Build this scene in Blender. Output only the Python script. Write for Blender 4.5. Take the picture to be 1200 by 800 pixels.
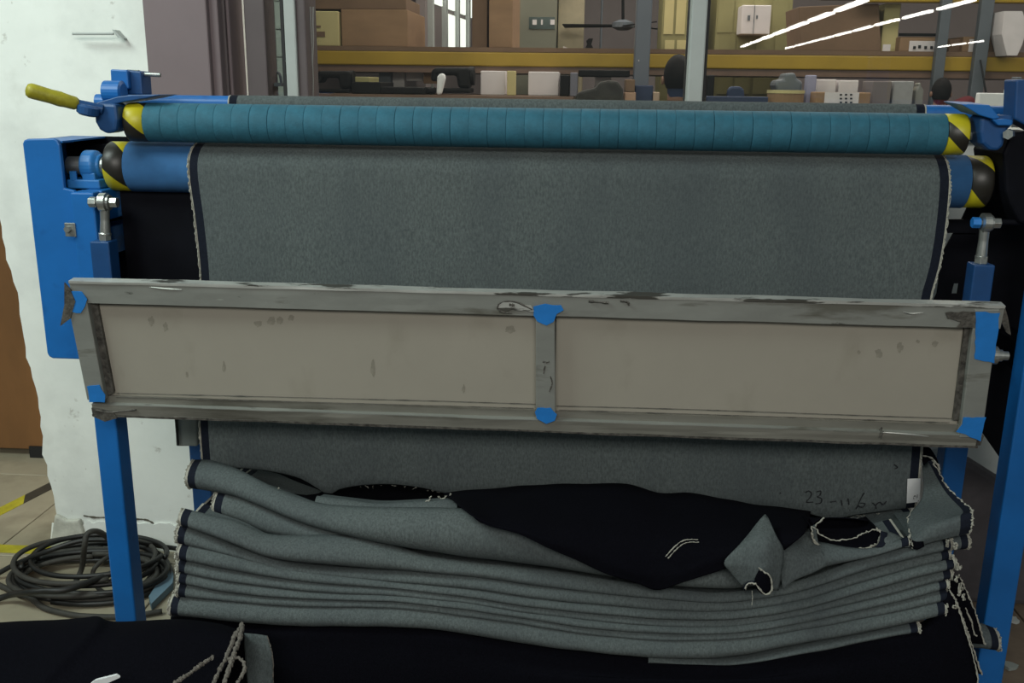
import bpy, bmesh, math, random
from mathutils import Vector, Matrix, noise
random.seed(7)
for o in list(bpy.data.objects): bpy.data.objects.remove(o)
scn = bpy.context.scene
COL = scn.collection
# ------------------------------------------------------------------ camera
F = 1130.0; PSI = math.radians(4.0); TH = math.radians(14.96); RO = 0.012
CAM = Vector((0, 0, 1.4))
fw = Vector((-math.sin(PSI)*math.cos(TH), math.cos(PSI)*math.cos(TH), -math.sin(TH)))
r0 = Vector((math.cos(PSI), math.sin(PSI), 0)); u0 = r0.cross(fw)
rt = r0*math.cos(RO)+u0*math.sin(RO); up = -r0*math.sin(RO)+u0*math.cos(RO)
cd = bpy.data.cameras.new('camera'); cam = bpy.data.objects.new('camera', cd); COL.objects.link(cam)
cd.sensor_width = 36; cd.lens = 36*F/1200; cd.clip_start = 0.02; cd.clip_end = 200
M = Matrix((rt, up, -fw)).transposed().to_4x4(); M.translation = CAM
cam.matrix_world = M
scn.camera = cam
# ------------------------------------------------------------------ light and exposure
vs = scn.view_settings
vs.view_transform = 'Standard'; vs.look = 'None'; vs.gamma = 1; vs.use_curve_mapping = False
vs.exposure = 0.0
w = bpy.data.worlds.new('World'); scn.world = w; w.use_nodes = True
w.node_tree.nodes['Background'].inputs[0].default_value = (0.80, 0.95, 1.0, 1)
w.node_tree.nodes['Background'].inputs[1].default_value = 0.13
def area(name, loc, target, sx, sy, power, color):
    l = bpy.data.lights.new(name, 'AREA'); l.shape = 'RECTANGLE'; l.size = sx; l.size_y = sy
    l.energy = power; l.color = color
    o = bpy.data.objects.new(name, l); COL.objects.link(o); o.location = loc
    d = Vector(target)-Vector(loc); o.rotation_euler = d.to_track_quat('-Z', 'Y').to_euler()
    return o
area('hall_light_left', (-2.3, 0.9, 3.0), (-1.6, 2.4, 0.6), 1.4, 0.8, 54, (0.86, 1.0, 0.94))
area('hall_light_centre', (0.0, -2.2, 3.0), (0.0, 1.9, 0.6), 3.0, 0.9, 88, (1.0, 0.97, 0.90))
area('office_light_far', (1.0, 5.2, 2.95), (1.0, 5.2, 0), 4.5, 0.8, 75, (1.0, 0.93, 0.86))
area('office_light_near', (0.6, 3.6, 2.95), (0.6, 3.9, 0), 4.0, 0.5, 40, (1.0, 0.93, 0.86))
# ------------------------------------------------------------------ helpers
def P(x, y, Y):
    """point of the picture at depth Y (metres in front of the camera, along the floor)"""
    d = fw*F+rt*(x-600)-up*(y-400); return CAM+d*(Y/d.y)
def PF(x, y, Z=0.0):
    d = fw*F+rt*(x-600)-up*(y-400); return CAM+d*((Z-CAM.z)/d.z)
WP = {}
def link(o, parent=None, world=Vector((0, 0, 0))):
    COL.objects.link(o)
    if parent is not None:
        o.parent = parent; o.location = Vector(world)-WP[parent.name]
    else: o.location = world
    WP[o.name] = Vector(world)
    return o
def tag(o, label=None, cat=None, group=None, kind=None):
    if label: o['label'] = label
    if cat: o['category'] = cat
    if group: o['group'] = group
    if kind: o['kind'] = kind
    return o
def empty(name, loc):
    o = bpy.data.objects.new(name, None); o.empty_display_size = 0.1
    return link(o, None, Vector(loc))
def mk(name, verts, faces, mats, parent=None, fm=None, smooth=False, bevel=0, solid=None, origin=None):
    if not isinstance(mats, (list, tuple)): mats = [mats]
    vv = [Vector(v) for v in verts]
    if origin is None:
        lo = Vector([min(v[i] for v in vv) for i in range(3)]); hi = Vector([max(v[i] for v in vv) for i in range(3)])
        origin = (lo+hi)/2
        if parent is None: origin.z = lo.z
    origin = Vector(origin)
    me = bpy.data.meshes.new(name); me.from_pydata([v-origin for v in vv], [], faces)
    for m in mats: me.materials.append(m)
    if fm:
        for p, k in zip(me.polygons, fm): p.material_index = k
    bm = bmesh.new(); bm.from_mesh(me); bmesh.ops.recalc_face_normals(bm, faces=bm.faces); bm.to_mesh(me); bm.free()
    if smooth:
        for p in me.polygons: p.use_smooth = True
    o = bpy.data.objects.new(name, me); link(o, parent, origin)
    if bevel:
        b = o.modifiers.new('bevel', 'BEVEL'); b.width = bevel; b.segments = 2; b.limit_method = 'ANGLE'; b.angle_limit = 0.7
    if solid:
        s = o.modifiers.new('solid', 'SOLIDIFY'); s.thickness = solid[0]; s.offset = solid[1]
        if len(solid) > 2: s.material_offset = solid[2]
    return o
class MB:
    def __init__(s): s.v = []; s.f = []; s.m = []
    def add(s, v, f, m=0):
        n = len(s.v); s.v += [Vector(q) for q in v]; s.f += [tuple(i+n for i in q) for q in f]; s.m += [m]*len(f); return s
    def hexa(s, c, m=0):
        return s.add(c, [(0, 3, 2, 1), (4, 5, 6, 7), (0, 1, 5, 4), (1, 2, 6, 5), (2, 3, 7, 6), (3, 0, 4, 7)], m)
    def box(s, a, b, m=0):
        x0, y0, z0 = a; x1, y1, z1 = b
        return s.hexa([(x0, y0, z0), (x1, y0, z0), (x1, y1, z0), (x0, y1, z0), (x0, y0, z1), (x1, y0, z1), (x1, y1, z1), (x0, y1, z1)], m)
    def prism(s, poly, d, m=0):
        """poly: list of 3-D points, extruded by the vector d"""
        n = len(poly); d = Vector(d)
        v = [Vector(q) for q in poly]+[Vector(q)+d for q in poly]
        f = [tuple(range(n-1, -1, -1)), tuple(range(n, 2*n))]+[(i, (i+1) % n, n+(i+1) % n, n+i) for i in range(n)]
        return s.add(v, f, m)
    def cyl(s, a, b, r, n=20, r2=None, m=0, ph=0.0):
        a = Vector(a); b = Vector(b); ax = (b-a).normalized()
        t = ax.orthogonal().normalized(); q = ax.cross(t); r2 = r if r2 is None else r2
        v = []
        for c, rr in ((a, r), (b, r2)):
            for i in range(n):
                an = 2*math.pi*i/n+ph; v.append(c+t*math.cos(an)*rr+q*math.sin(an)*rr)
        f = [tuple(range(n-1, -1, -1)), tuple(range(n, 2*n))]+[(i, (i+1) % n, n+(i+1) % n, n+i) for i in range(n)]
        return s.add(v, f, m)
    def lathe(s, a, ax, prof, n=28, m=0):
        """prof: (distance along axis, radius)"""
        a = Vector(a); ax = Vector(ax).normalized(); t = ax.orthogonal().normalized(); q = ax.cross(t); v = []; f = []
        for d, rr in prof:
            for i in range(n):
                an = 2*math.pi*i/n; v.append(a+ax*d+t*math.cos(an)*rr+q*math.sin(an)*rr)
        for k in range(len(prof)-1):
            for i in range(n): f.append((k*n+i, k*n+(i+1) % n, (k+1)*n+(i+1) % n, (k+1)*n+i))
        f.append(tuple(range(n-1, -1, -1))); f.append(tuple(range((len(prof)-1)*n, len(prof)*n)))
        return s.add(v, f, m)
    def tube(s, pts, r, n=8, m=0, jit=0.0):
        pts = [Vector(p) for p in pts]; v = []; f = []; pt = None
        for i, p in enumerate(pts):
            d = (pts[min(i+1, len(pts)-1)]-pts[max(i-1, 0)]).normalized()
            t = d.orthogonal().normalized() if pt is None else (pt-d*pt.dot(d)).normalized()
            pt = t; q = d.cross(t)
            rr = (r[i] if isinstance(r, (list, tuple)) else r)*(1+random.uniform(-jit, jit))
            for k in range(n):
                an = 2*math.pi*k/n; v.append(p+t*math.cos(an)*rr+q*math.sin(an)*rr)
        for i in range(len(pts)-1):
            for k in range(n): f.append((i*n+k, i*n+(k+1) % n, (i+1)*n+(k+1) % n, (i+1)*n+k))
        f.append(tuple(range(n-1, -1, -1))); f.append(tuple(range((len(pts)-1)*n, len(pts)*n)))
        return s.add(v, f, m)
    def build(s, name, mats, parent=None, **k):
        return mk(name, s.v, s.f, mats, parent, fm=s.m if isinstance(mats, (list, tuple)) and len(mats) > 1 else None, **k)
def cr(pts, n):
    """Catmull-Rom through pts, n samples"""
    pts = [Vector(p) for p in pts]; L = len(pts)-1; out = []
    for i in range(n):
        t = i/(n-1)*L; k = min(int(t), L-1); t -= k
        p0 = pts[k-1] if k > 0 else pts[0]*2-pts[1]; p1 = pts[k]; p2 = pts[k+1]
        p3 = pts[k+2] if k+2 <= L else pts[L]*2-pts[L-1]
        out.append(0.5*((2*p1)+(p2-p0)*t+(2*p0-5*p1+4*p2-p3)*t*t+(3*p1-p0-3*p2+p3)*t**3))
    return out
def lin(tab, x):
    """smooth table lookup: tab = [(x, value), ...]"""
    if x <= tab[0][0]: return tab[0][1]
    for i in range(len(tab)-1):
        (a, va), (b, vb) = tab[i], tab[i+1]
        if x <= b:
            t = (x-a)/(b-a)
            m1 = (vb-tab[i-1][1])/(b-tab[i-1][0]) if i > 0 else (vb-va)/(b-a)
            m2 = (tab[i+2][1]-va)/(tab[i+2][0]-a) if i+2 < len(tab) else (vb-va)/(b-a)
            h = b-a
            return ((2*t**3-3*t*t+1)*va+(t**3-2*t*t+t)*h*m1+(-2*t**3+3*t*t)*vb+(t**3-t*t)*h*m2)
    return tab[-1][1]
def grid(rows):
    nu = len(rows[0]); v = [p for r in rows for p in r]; f = []
    for j in range(len(rows)-1):
        for i in range(nu-1): f.append((j*nu+i, j*nu+i+1, (j+1)*nu+i+1, (j+1)*nu+i))
    return v, f
def loft(rows, nu, nv):
    rr = [cr(r, nu) for r in rows]; cols = [cr([r[i] for r in rr], nv) for i in range(nu)]
    return [[cols[i][j] for i in range(nu)] for j in range(nv)]
def nz(p, s, seed=0.0): return noise.noise(Vector(p)*s+Vector((seed, seed*1.7, seed*0.3)))
# ------------------------------------------------------------------ materials
def mat(name, c, rough=0.6, metal=0.0, var=0.0, scale=20.0, bump=0.0, bscale=None, c2=None, stretch=(1, 1, 1), spec=0.5, emit=None, detail=6):
    m = bpy.data.materials.new(name); m.use_nodes = True; nt = m.node_tree; b = nt.nodes['Principled BSDF']
    b.inputs['Roughness'].default_value = rough; b.inputs['Metallic'].default_value = metal
    b.inputs['Specular IOR Level'].default_value = spec
    b.inputs['Base Color'].default_value = (*c, 1)
    if var or c2 or bump:
        tc = nt.nodes.new('ShaderNodeTexCoord'); mp = nt.nodes.new('ShaderNodeMapping'); mp.inputs['Scale'].default_value = stretch
        nt.links.new(tc.outputs['Object'], mp.inputs['Vector'])
        no = nt.nodes.new('ShaderNodeTexNoise'); no.inputs['Scale'].default_value = scale; no.inputs['Detail'].default_value = detail
        no.inputs['Roughness'].default_value = 0.65
        nt.links.new(mp.outputs[0], no.inputs['Vector'])
        if var or c2:
            ra = nt.nodes.new('ShaderNodeValToRGB'); e = ra.color_ramp.elements
            e[0].position = 0.32; e[1].position = 0.68
            ca = tuple(max(0, k*(1-var)) for k in c); cb = c2 if c2 else tuple(min(1, k*(1+var)) for k in c)
            e[0].color = (*ca, 1); e[1].color = (*cb, 1)
            nt.links.new(no.outputs['Fac'], ra.inputs[0]); nt.links.new(ra.outputs[0], b.inputs['Base Color'])
        if bump:
            n2 = no
            if bscale:
                n2 = nt.nodes.new('ShaderNodeTexNoise'); n2.inputs['Scale'].default_value = bscale; n2.inputs['Detail'].default_value = 4
                nt.links.new(mp.outputs[0], n2.inputs['Vector'])
            bu = nt.nodes.new('ShaderNodeBump'); bu.inputs['Strength'].default_value = bump; bu.inputs['Distance'].default_value = 0.004
            nt.links.new(n2.outputs['Fac'], bu.inputs['Height']); nt.links.new(bu.outputs[0], b.inputs['Normal'])
    if emit:
        b.inputs['Emission Color'].default_value = (*emit[0], 1); b.inputs['Emission Strength'].default_value = emit[1]
    return m
def overlay(m, col, scale, lo, hi, amt=1.0, stretch=(1, 1, 1), seed=0.0, rough=None):
    """lay a second, patchy colour (dirt, wear, paint loss) over a material"""
    nt = m.node_tree; b = nt.nodes['Principled BSDF']
    tc = nt.nodes.new('ShaderNodeTexCoord'); mp = nt.nodes.new('ShaderNodeMapping'); mp.inputs['Scale'].default_value = stretch
    mp.inputs['Location'].default_value = (seed, seed*2.1, seed*0.7)
    no = nt.nodes.new('ShaderNodeTexNoise'); no.inputs['Scale'].default_value = scale; no.inputs['Detail'].default_value = 8; no.inputs['Roughness'].default_value = 0.6
    nt.links.new(tc.outputs['Object'], mp.inputs['Vector']); nt.links.new(mp.outputs[0], no.inputs['Vector'])
    mr = nt.nodes.new('ShaderNodeMapRange'); mr.inputs['From Min'].default_value = lo; mr.inputs['From Max'].default_value = hi; mr.inputs['To Max'].default_value = amt
    nt.links.new(no.outputs['Fac'], mr.inputs['Value'])
    mx = nt.nodes.new('ShaderNodeMix'); mx.data_type = 'RGBA'; mx.inputs['B'].default_value = (*col, 1)
    old = b.inputs['Base Color'].links
    if old: nt.links.new(old[0].from_socket, mx.inputs['A'])
    else: mx.inputs['A'].default_value = b.inputs['Base Color'].default_value
    nt.links.new(mr.outputs[0], mx.inputs['Factor']); nt.links.new(mx.outputs['Result'], b.inputs['Base Color'])
    return m
m_wall = mat('white_plaster', (0.84, 0.87, 0.82), 0.85, var=0.05, scale=3, bump=0.35, bscale=24)
overlay(m_wall, (0.50, 0.50, 0.44), 5, 0.62, 0.78, 0.45)
overlay(m_wall, (0.30, 0.27, 0.22), 22, 0.66, 0.74, 0.6, seed=3)
overlay(m_wall, (0.56, 0.58, 0.55), 2.6, 0.50, 0.72, 0.6, seed=1.3)
overlay(m_wall, (0.25, 0.24, 0.20), 40, 0.70, 0.74, 0.6, seed=7)
m_plinth = mat('grey_cement', (0.52, 0.52, 0.45), 0.9, var=0.25, scale=14, bump=0.8, bscale=30)
m_mauve = mat('mauve_paint', (0.20, 0.155, 0.162), 0.7, var=0.05, scale=5, bump=0.1)
m_mauved = mat('brown_frame_paint', (0.10, 0.078, 0.08), 0.55, var=0.08, scale=8)
m_wframe = mat('pale_frame_paint', (0.42, 0.45, 0.43), 0.5, var=0.05, scale=12)
m_dark = mat('black_rubber', (0.012, 0.012, 0.013), 0.6)
m_tile = mat('beige_floor_tile', (0.36, 0.32, 0.23), 0.45, var=0.12, scale=4, bump=0.05)
overlay(m_tile, (0.12, 0.10, 0.07), 3.0, 0.5, 0.72, 0.7)
m_grout = mat('dark_grout', (0.07, 0.06, 0.05), 0.95)
m_tile2 = mat('dusty_brown_tile', (0.16, 0.12, 0.085), 0.8, var=0.3, scale=6, bump=0.2)
m_blue = mat('blue_enamel', (0.008, 0.13, 0.42), 0.42, var=0.10, scale=6, bump=0.04)
overlay(m_blue, (0.005, 0.07, 0.25), 12, 0.60, 0.70, 0.5, seed=2)
m_blue3 = mat('dark_blue_enamel', (0.008, 0.060, 0.19), 0.45, var=0.2, scale=9)
overlay(m_blue3, (0.02, 0.03, 0.05), 16, 0.58, 0.68, 0.6, seed=6)
m_blue2 = mat('pale_blue_enamel', (0.02, 0.16, 0.44), 0.45, var=0.15, scale=9)
m_paint = mat('fresh_blue_paint', (0.015, 0.19, 0.58), 0.5, var=0.08, scale=30, bump=0.2)
m_felt = mat('blue_roller_cover', (0.030, 0.125, 0.30), 0.8, var=0.10, scale=30, bump=0.1)
m_teal = mat('teal_grip_tape', (0.022, 0.125, 0.185), 0.75, var=0.16, scale=40, bump=0.25, bscale=400)
m_steel = mat('worn_grey_steel', (0.29, 0.30, 0.275), 0.5, metal=0.35, var=0.12, scale=12, stretch=(0.4, 1, 1))
overlay(m_steel, (0.13, 0.125, 0.10), 7, 0.56, 0.64, 0.85, stretch=(0.35, 1, 2))
overlay(m_steel, (0.52, 0.54, 0.50), 16, 0.68, 0.72, 0.8, stretch=(0.25, 1, 2.2), seed=5)
m_steel2 = mat('bare_edge_steel', (0.60, 0.61, 0.57), 0.45, metal=0.5, var=0.2, scale=20, stretch=(0.3, 1, 1))
overlay(m_steel2, (0.05, 0.045, 0.035), 26, 0.54, 0.58, 0.9, stretch=(0.25, 1, 1.6))
m_steel3 = mat('grimy_grey_steel', (0.215, 0.21, 0.18), 0.55, metal=0.3, var=0.15, scale=10, stretch=(0.3, 1, 1))
overlay(m_steel3, (0.075, 0.07, 0.055), 6, 0.46, 0.60, 0.85, stretch=(0.35, 1, 2.5), seed=2)
overlay(m_steel3, (0.40, 0.40, 0.36), 22, 0.68, 0.73, 0.7, stretch=(0.15, 1, 2.2), seed=5)
overlay(m_steel, (0.05, 0.05, 0.04), 34, 0.66, 0.70, 0.9, stretch=(0.3, 1, 1), seed=9)
m_rust = mat('dark_weld_steel', (0.055, 0.05, 0.045), 0.6, metal=0.3, var=0.5, scale=60, bump=0.8, c2=(0.16, 0.15, 0.13))
m_plate = mat('beige_sheet_metal', (0.37, 0.345, 0.288), 0.55, metal=0.1, var=0.05, scale=2.5)
overlay(m_plate, (0.27, 0.25, 0.195), 9, 0.58, 0.80, 0.55, stretch=(1, 1, 0.6))
m_stain = mat('grey_stain', (0.25, 0.235, 0.19), 0.7, var=0.2, scale=80)
m_zinc = mat('zinc_plated_steel', (0.55, 0.56, 0.52), 0.32, metal=0.9, var=0.12, scale=40)
m_nut = mat('dull_nut_steel', (0.36, 0.38, 0.36), 0.4, metal=0.8, var=0.2, scale=60)
m_black = mat('black_painted_steel', (0.0035, 0.004, 0.007), 0.7, var=0.3, scale=10, spec=0.12)
m_yellow = mat('yellow_grip', (0.34, 0.31, 0.02), 0.5, var=0.2, scale=60, bump=0.3)
m_den = mat('grey_denim_back', (0.108, 0.128, 0.128), 0.95, var=0.26, scale=260, bump=0.5, bscale=700, stretch=(1, 1, 0.45), spec=0.15, detail=3)
overlay(m_den, (0.070, 0.084, 0.092), 3.2, 0.42, 0.75, 0.6, stretch=(1.6, 1, 0.5))
overlay(m_den, (0.17, 0.19, 0.185), 60, 0.70, 0.76, 0.5, stretch=(1, 1, 0.7), seed=4)
m_ind = mat('dark_indigo_denim', (0.0032, 0.0033, 0.0056), 0.95, var=0.3, scale=300, bump=0.3, bscale=600, spec=0.06)
m_band = mat('indigo_selvedge_band', (0.010, 0.013, 0.022), 0.9, spec=0.15, var=0.2, scale=200)
m_yarn = mat('offwhite_yarn', (0.38, 0.375, 0.32), 0.95, var=0.2, scale=120, bump=0.6)
m_rope = mat('dirty_tan_yarn', (0.16, 0.145, 0.125), 0.95, var=0.4, scale=120, bump=0.9)
m_white = mat('white_paper', (0.72, 0.74, 0.74), 0.8, var=0.03, scale=30)
m_ink = mat('black_ink', (0.012, 0.013, 0.016), 0.8)
m_cable = mat('black_cable', (0.010, 0.010, 0.009), 0.5, var=0.3, scale=30)
m_cable2 = mat('dusty_grey_cable', (0.040, 0.038, 0.032), 0.7, var=0.3, scale=30)
m_brown = mat('brown_door_wood', (0.185, 0.085, 0.028), 0.6, var=0.22, scale=3, stretch=(1, 1, 0.4), bump=0.05)
m_grey = mat('grey_box_paint', (0.26, 0.29, 0.27), 0.6, var=0.06, scale=10)
def hazard(name, k, turns, rough=0.4, ph=0.0, thr=0.0):
    """yellow and black diagonal stripes printed round a cylinder whose axis is local x"""
    m = mat(name, (0.5, 0.42, 0.02), rough); nt = m.node_tree; b = nt.nodes['Principled BSDF']
    tc = nt.nodes.new('ShaderNodeTexCoord'); sp = nt.nodes.new('ShaderNodeSeparateXYZ'); nt.links.new(tc.outputs['Object'], sp.inputs[0])
    at = nt.nodes.new('ShaderNodeMath'); at.operation = 'ARCTAN2'; nt.links.new(sp.outputs['Y'], at.inputs[0]); nt.links.new(sp.outputs['Z'], at.inputs[1])
    a = nt.nodes.new('ShaderNodeMath'); a.operation = 'MULTIPLY'; a.inputs[1].default_value = turns; nt.links.new(at.outputs[0], a.inputs[0])
    x = nt.nodes.new('ShaderNodeMath'); x.operation = 'MULTIPLY_ADD'; x.inputs[1].default_value = k; nt.links.new(sp.outputs['X'], x.inputs[0]); nt.links.new(a.outputs[0], x.inputs[2])
    p = nt.nodes.new('ShaderNodeMath'); p.operation = 'ADD'; p.inputs[1].default_value = ph; nt.links.new(x.outputs[0], p.inputs[0])
    s = nt.nodes.new('ShaderNodeMath'); s.operation = 'SINE'; nt.links.new(p.outputs[0], s.inputs[0])
    g = nt.nodes.new('ShaderNodeMath'); g.operation = 'GREATER_THAN'; g.inputs[1].default_value = thr; nt.links.new(s.outputs[0], g.inputs[0])
    mx = nt.nodes.new('ShaderNodeMix'); mx.data_type = 'RGBA'; mx.inputs['A'].default_value = (0.02, 0.018, 0.014, 1); mx.inputs['B'].default_value = (0.52, 0.46, 0.015, 1)
    nt.links.new(g.outputs[0], mx.inputs['Factor']); nt.links.new(mx.outputs['Result'], b.inputs['Base Color'])
    return m
def glass():
    m = bpy.data.materials.new('window_glass'); m.use_nodes = True; nt = m.node_tree; nt.nodes.clear()
    out = nt.nodes.new('ShaderNodeOutputMaterial'); t = nt.nodes.new('ShaderNodeBsdfTransparent'); t.inputs[0].default_value = (0.93, 0.94, 0.92, 1)
    g = nt.nodes.new('ShaderNodeBsdfGlossy'); g.inputs['Roughness'].default_value = 0.0
    lw = nt.nodes.new('ShaderNodeLayerWeight'); lw.inputs['Blend'].default_value = 0.5
    pw = nt.nodes.new('ShaderNodeMath'); pw.operation = 'POWER'; pw.inputs[1].default_value = 5; nt.links.new(lw.outputs['Facing'], pw.inputs[0])
    ma = nt.nodes.new('ShaderNodeMath'); ma.operation = 'MULTIPLY_ADD'; ma.inputs[1].default_value = 0.95; ma.inputs[2].default_value = 0.045; nt.links.new(pw.outputs[0], ma.inputs[0])
    mx = nt.nodes.new('ShaderNodeMixShader'); nt.links.new(ma.outputs[0], mx.inputs[0]); nt.links.new(t.outputs[0], mx.inputs[1]); nt.links.new(g.outputs[0], mx.inputs[2])
    nt.links.new(mx.outputs[0], out.inputs[0]); return m
m_glass = glass()

# ================================================================== THE SETTING
WY = 2.62          # face of the back wall
GY = 2.70          # glass plane
SILL = 1.27
# floor: slab with separate tiles
fl = tag(MB().box((-5, -3, -0.12), (5, 9.5, -0.012)).build('floor', m_grout), 'beige tiled floor of the factory hall', None, None, 'structure')
ts = 0.6; base = None
for i in range(-8, 7):
    for j in range(2, 8):
        x = -1.46+i*ts*1.0; y = 0.44+j*ts
        if not (x < -0.5 and y < 4.6 or x > 0.3 and y < 3.2): continue
        if x < -4.6 or x > 4: continue
        g = 0.0025
        if base is None:
            me_a = MB().box((-ts/2+g, -ts/2+g, -0.012), (ts/2-g, ts/2-g, 0.0)).build('tile', m_tile, fl, bevel=0.002)
            base = me_a.data; t = me_a
            dusty = base.copy(); dusty.materials[0] = m_tile2
        else:
            t = bpy.data.objects.new('tile', base); link(t, fl, (0, 0, 0))
            b = t.modifiers.new('bevel', 'BEVEL'); b.width = 0.002; b.segments = 1
        if x > 0.3: t.data = dusty
        t.location = Vector((x, y, -0.006))-WP[fl.name]; t.rotation_euler.z = random.choice((0, 1, 2, 3))*math.pi/2
# back wall: full height on the left, low wall under the glazed partition
xe = P(172, 60, WY-0.03).x         # where the white wall meets the mauve pillar
edge = [(-1.575, 0.0), (-1.583, 0.13), (-1.60, 0.30), (-1.592, 0.45), (-1.615, 0.605), (-1.622, 0.80), (-1.645, 0.96), (-1.66, 1.3), (-1.67, 3.0)]
ed = []
for i in range(len(edge)-1):
    (xa, za), (xb, zb) = edge[i], edge[i+1]; n = max(2, int((zb-za)/0.03))
    for k in range(n):
        t = k/n; ed.append((xa+(xb-xa)*t+random.uniform(-.005, .005), za+(zb-za)*t))
ed.append(edge[-1])
poly = [(x, WY, z) for x, z in ed]+[(xe, WY, 3.0), (xe, WY, SILL), (4.0, WY, SILL), (4.0, WY, 0.0)]
wall = tag(MB().prism(poly, (0, 0.2, 0)).build('wall_back', m_wall), 'white plastered wall behind the machine, grubby and chipped', None, None, 'structure')
# crack and ledge near the foot of the wall
pts = [P(x, y, WY-0.001) for x, y in ((98, 604), (112, 606), (122, 606), (135, 607), (150, 608), (163, 608), (172, 609), (178, 612), (182, 616), (190, 615), (205, 619), (214, 620), (230, 618), (250, 622))]
mb = MB().tube(cr(pts, 60), [0.0028*(0.5+random.random()) for _ in range(60)], 5)
mb.build('crack', mat('crack_dark', (0.10, 0.09, 0.07), 0.95), wall)
# lower plaster coat standing slightly proud
v = []
for x in range(62, 330, 6):
    v.append((x, 612+random.uniform(-4, 4)))
po = [P(60, 640, WY)]+[P(x, y, WY) for x, y in v]+[P(330, 640, WY)]
po[0].z = 0; po[-1].z = 0
MB().prism([(p.x, WY-0.006, p.z) for p in po], (0, 0.005, 0)).build('plaster_patch', m_wall, wall)
# rough cement lump at the corner
v = [P(66+random.uniform(-2, 2), 600, WY), P(80, 607, WY), P(96, 606, WY), P(101, 622, WY), P(98, 640, WY), P(62, 640, WY)]
v[-1].z = 0; v[-2].z = 0
MB().prism([(p.x, WY-0.02, p.z) for p in v], (0, 0.0195, 0)).build('cement_lump', m_plinth, wall, bevel=0.006)
# low sill of the partition
tag(MB().box((xe+0.20, WY-0.03, SILL), (4.0, GY+0.10, SILL+0.03)).build('window_sill', m_wframe), 'pale sill under the office glazing', 'sill', None, 'structure')
# mauve pillar beside the glazing
def xat(px, py, Y): return P(px, py, Y).x
def vbar(mb, px0, px1, y0, y1, z0, z1, m=0):
    mb.box((xat(px0, 60, y0), y0, z0), (xat(px1, 60, y0), y1, z1), m)
x1 = xat(245, 60, WY-0.03)
tag(MB().box((xe-0.002, WY-0.03, SILL-0.1), (x1, WY+0.24, 3.0)).build('wall_pillar', m_mauve, bevel=0.004), 'mauve painted pillar between white wall and glazing', None, None, 'structure')
# glazed partition
win = empty('window_1', (0, GY, SILL)); tag(win, 'glazed office partition above the machine', None, None, 'structure')
def frame(px0, px1, m, y0=GY-0.05, y1=GY+0.06, nm='mullion', bev=0.004):
    mb = MB(); vbar(mb, px0, px1, y0, y1, SILL+0.03, 3.0); return mb.build(nm, m, win, bevel=bev)
frame(246, 258, m_mauve, WY-0.01, GY+0.06, 'frame_jamb'); frame(258.5, 266, m_mauved, WY+0.02, GY+0.06, 'frame_jamb'); frame(266.5, 271, m_mauve, WY+0.03, GY+0.06, 'frame_jamb')
frame(288, 312, m_mauved, GY-0.04, GY+0.05)
frame(334, 347.5, m_wframe, GY-0.06, GY+0.03); frame(330, 334, m_dark, GY-0.01, GY+0.02, 'gasket', 0.001)
frame(348, 359.5, m_mauved, GY-0.05, GY+0.06)
frame(808, 826.5, m_wframe, GY-0.06, GY+0.03); frame(804.5, 808, m_dark, GY-0.01, GY+0.02, 'gasket', 0.001); frame(826.5, 829.5, m_dark, GY-0.01, GY+0.02, 'gasket', 0.001)
frame(1290, 1310, m_wframe, GY-0.06, GY+0.03)
for px0, px1 in ((271, 288), (312, 331), (359, 806), (828, 1292), (1308, 1700)):
    mb = MB(); vbar(mb, px0, px1, GY-0.003, GY+0.003, SILL+0.03, 3.0); mb.build('glass_pane', m_glass, win)
# silicone smear along the big pane's left edge
mb = MB()
for k in range(5):
    x = 362+k*1.4; mb.tube(cr([P(x+random.uniform(-1, 1), y, GY-0.005) for y in (8, 25, 45, 70, 95, 115)], 24), 0.0008, 5)
mb.build('sealant_smear', m_wframe, win)
# brown door seen past the wall's left end
dr = tag(MB().box((-3.3, 3.31, 0.03), (-1.72, 3.36, 2.2)).build('door_1', m_brown, bevel=0.004), 'brown wooden door past the left end of the wall', None, None, 'structure')
MB().box((-2.07, 3.300, 0.0), (-2.0, 3.33, 0.045)).build('door_foot', m_dark, dr)
tag(MB().box((-5, 3.42, 0), (-1.2, 3.6, 3.0)).build('wall_far_left', m_wall), 'pale wall behind the brown door', None, None, 'structure')
# ------------------------------------------------------------------ hazard tape on the floor
def floor_tape(name, a, b, wdt, label, skew):
    a = PF(*a); b = PF(*b); d = (b-a); L = d.length; d.normalize(); n = Vector((-d.y, d.x, 0))
    mb = MB(); k = int(L/0.115)
    mb2 = MB()
    root = None
    for i in range(k):
        s0 = L*i/k; s1 = L*(i+1)/k
        q = [a+d*s0-n*wdt/2, a+d*s1-n*wdt/2, a+d*(s1+skew)+n*wdt/2, a+d*(s0+skew)+n*wdt/2]
        mb.prism([p+Vector((0, 0, 0.0006)) for p in q], (0, 0, 0.0009), i % 2)
    o = mb.build(name, [m_tapey, m_tapek]); return tag(o, label, 'floor tape')
m_tapey = mat('yellow_tape', (0.46, 0.40, 0.03), 0.5, var=0.2, scale=20); m_tapek = mat('black_tape', (0.05, 0.045, 0.035), 0.5, var=0.3, scale=20)
floor_tape('hazard_tape', (-25, 612), (62, 568), 0.05, 'slanting black and yellow tape on floor by brown door', 0.06)
floor_tape('hazard_tape', (-20, 642), (58, 645), 0.05, 'black and yellow floor tape strip left of the cable coil', 0.0)
floor_tape('hazard_tape', (165, 648), (190, 662), 0.05, 'short yellow tape end on floor behind the blue post', 0.0)

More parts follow.
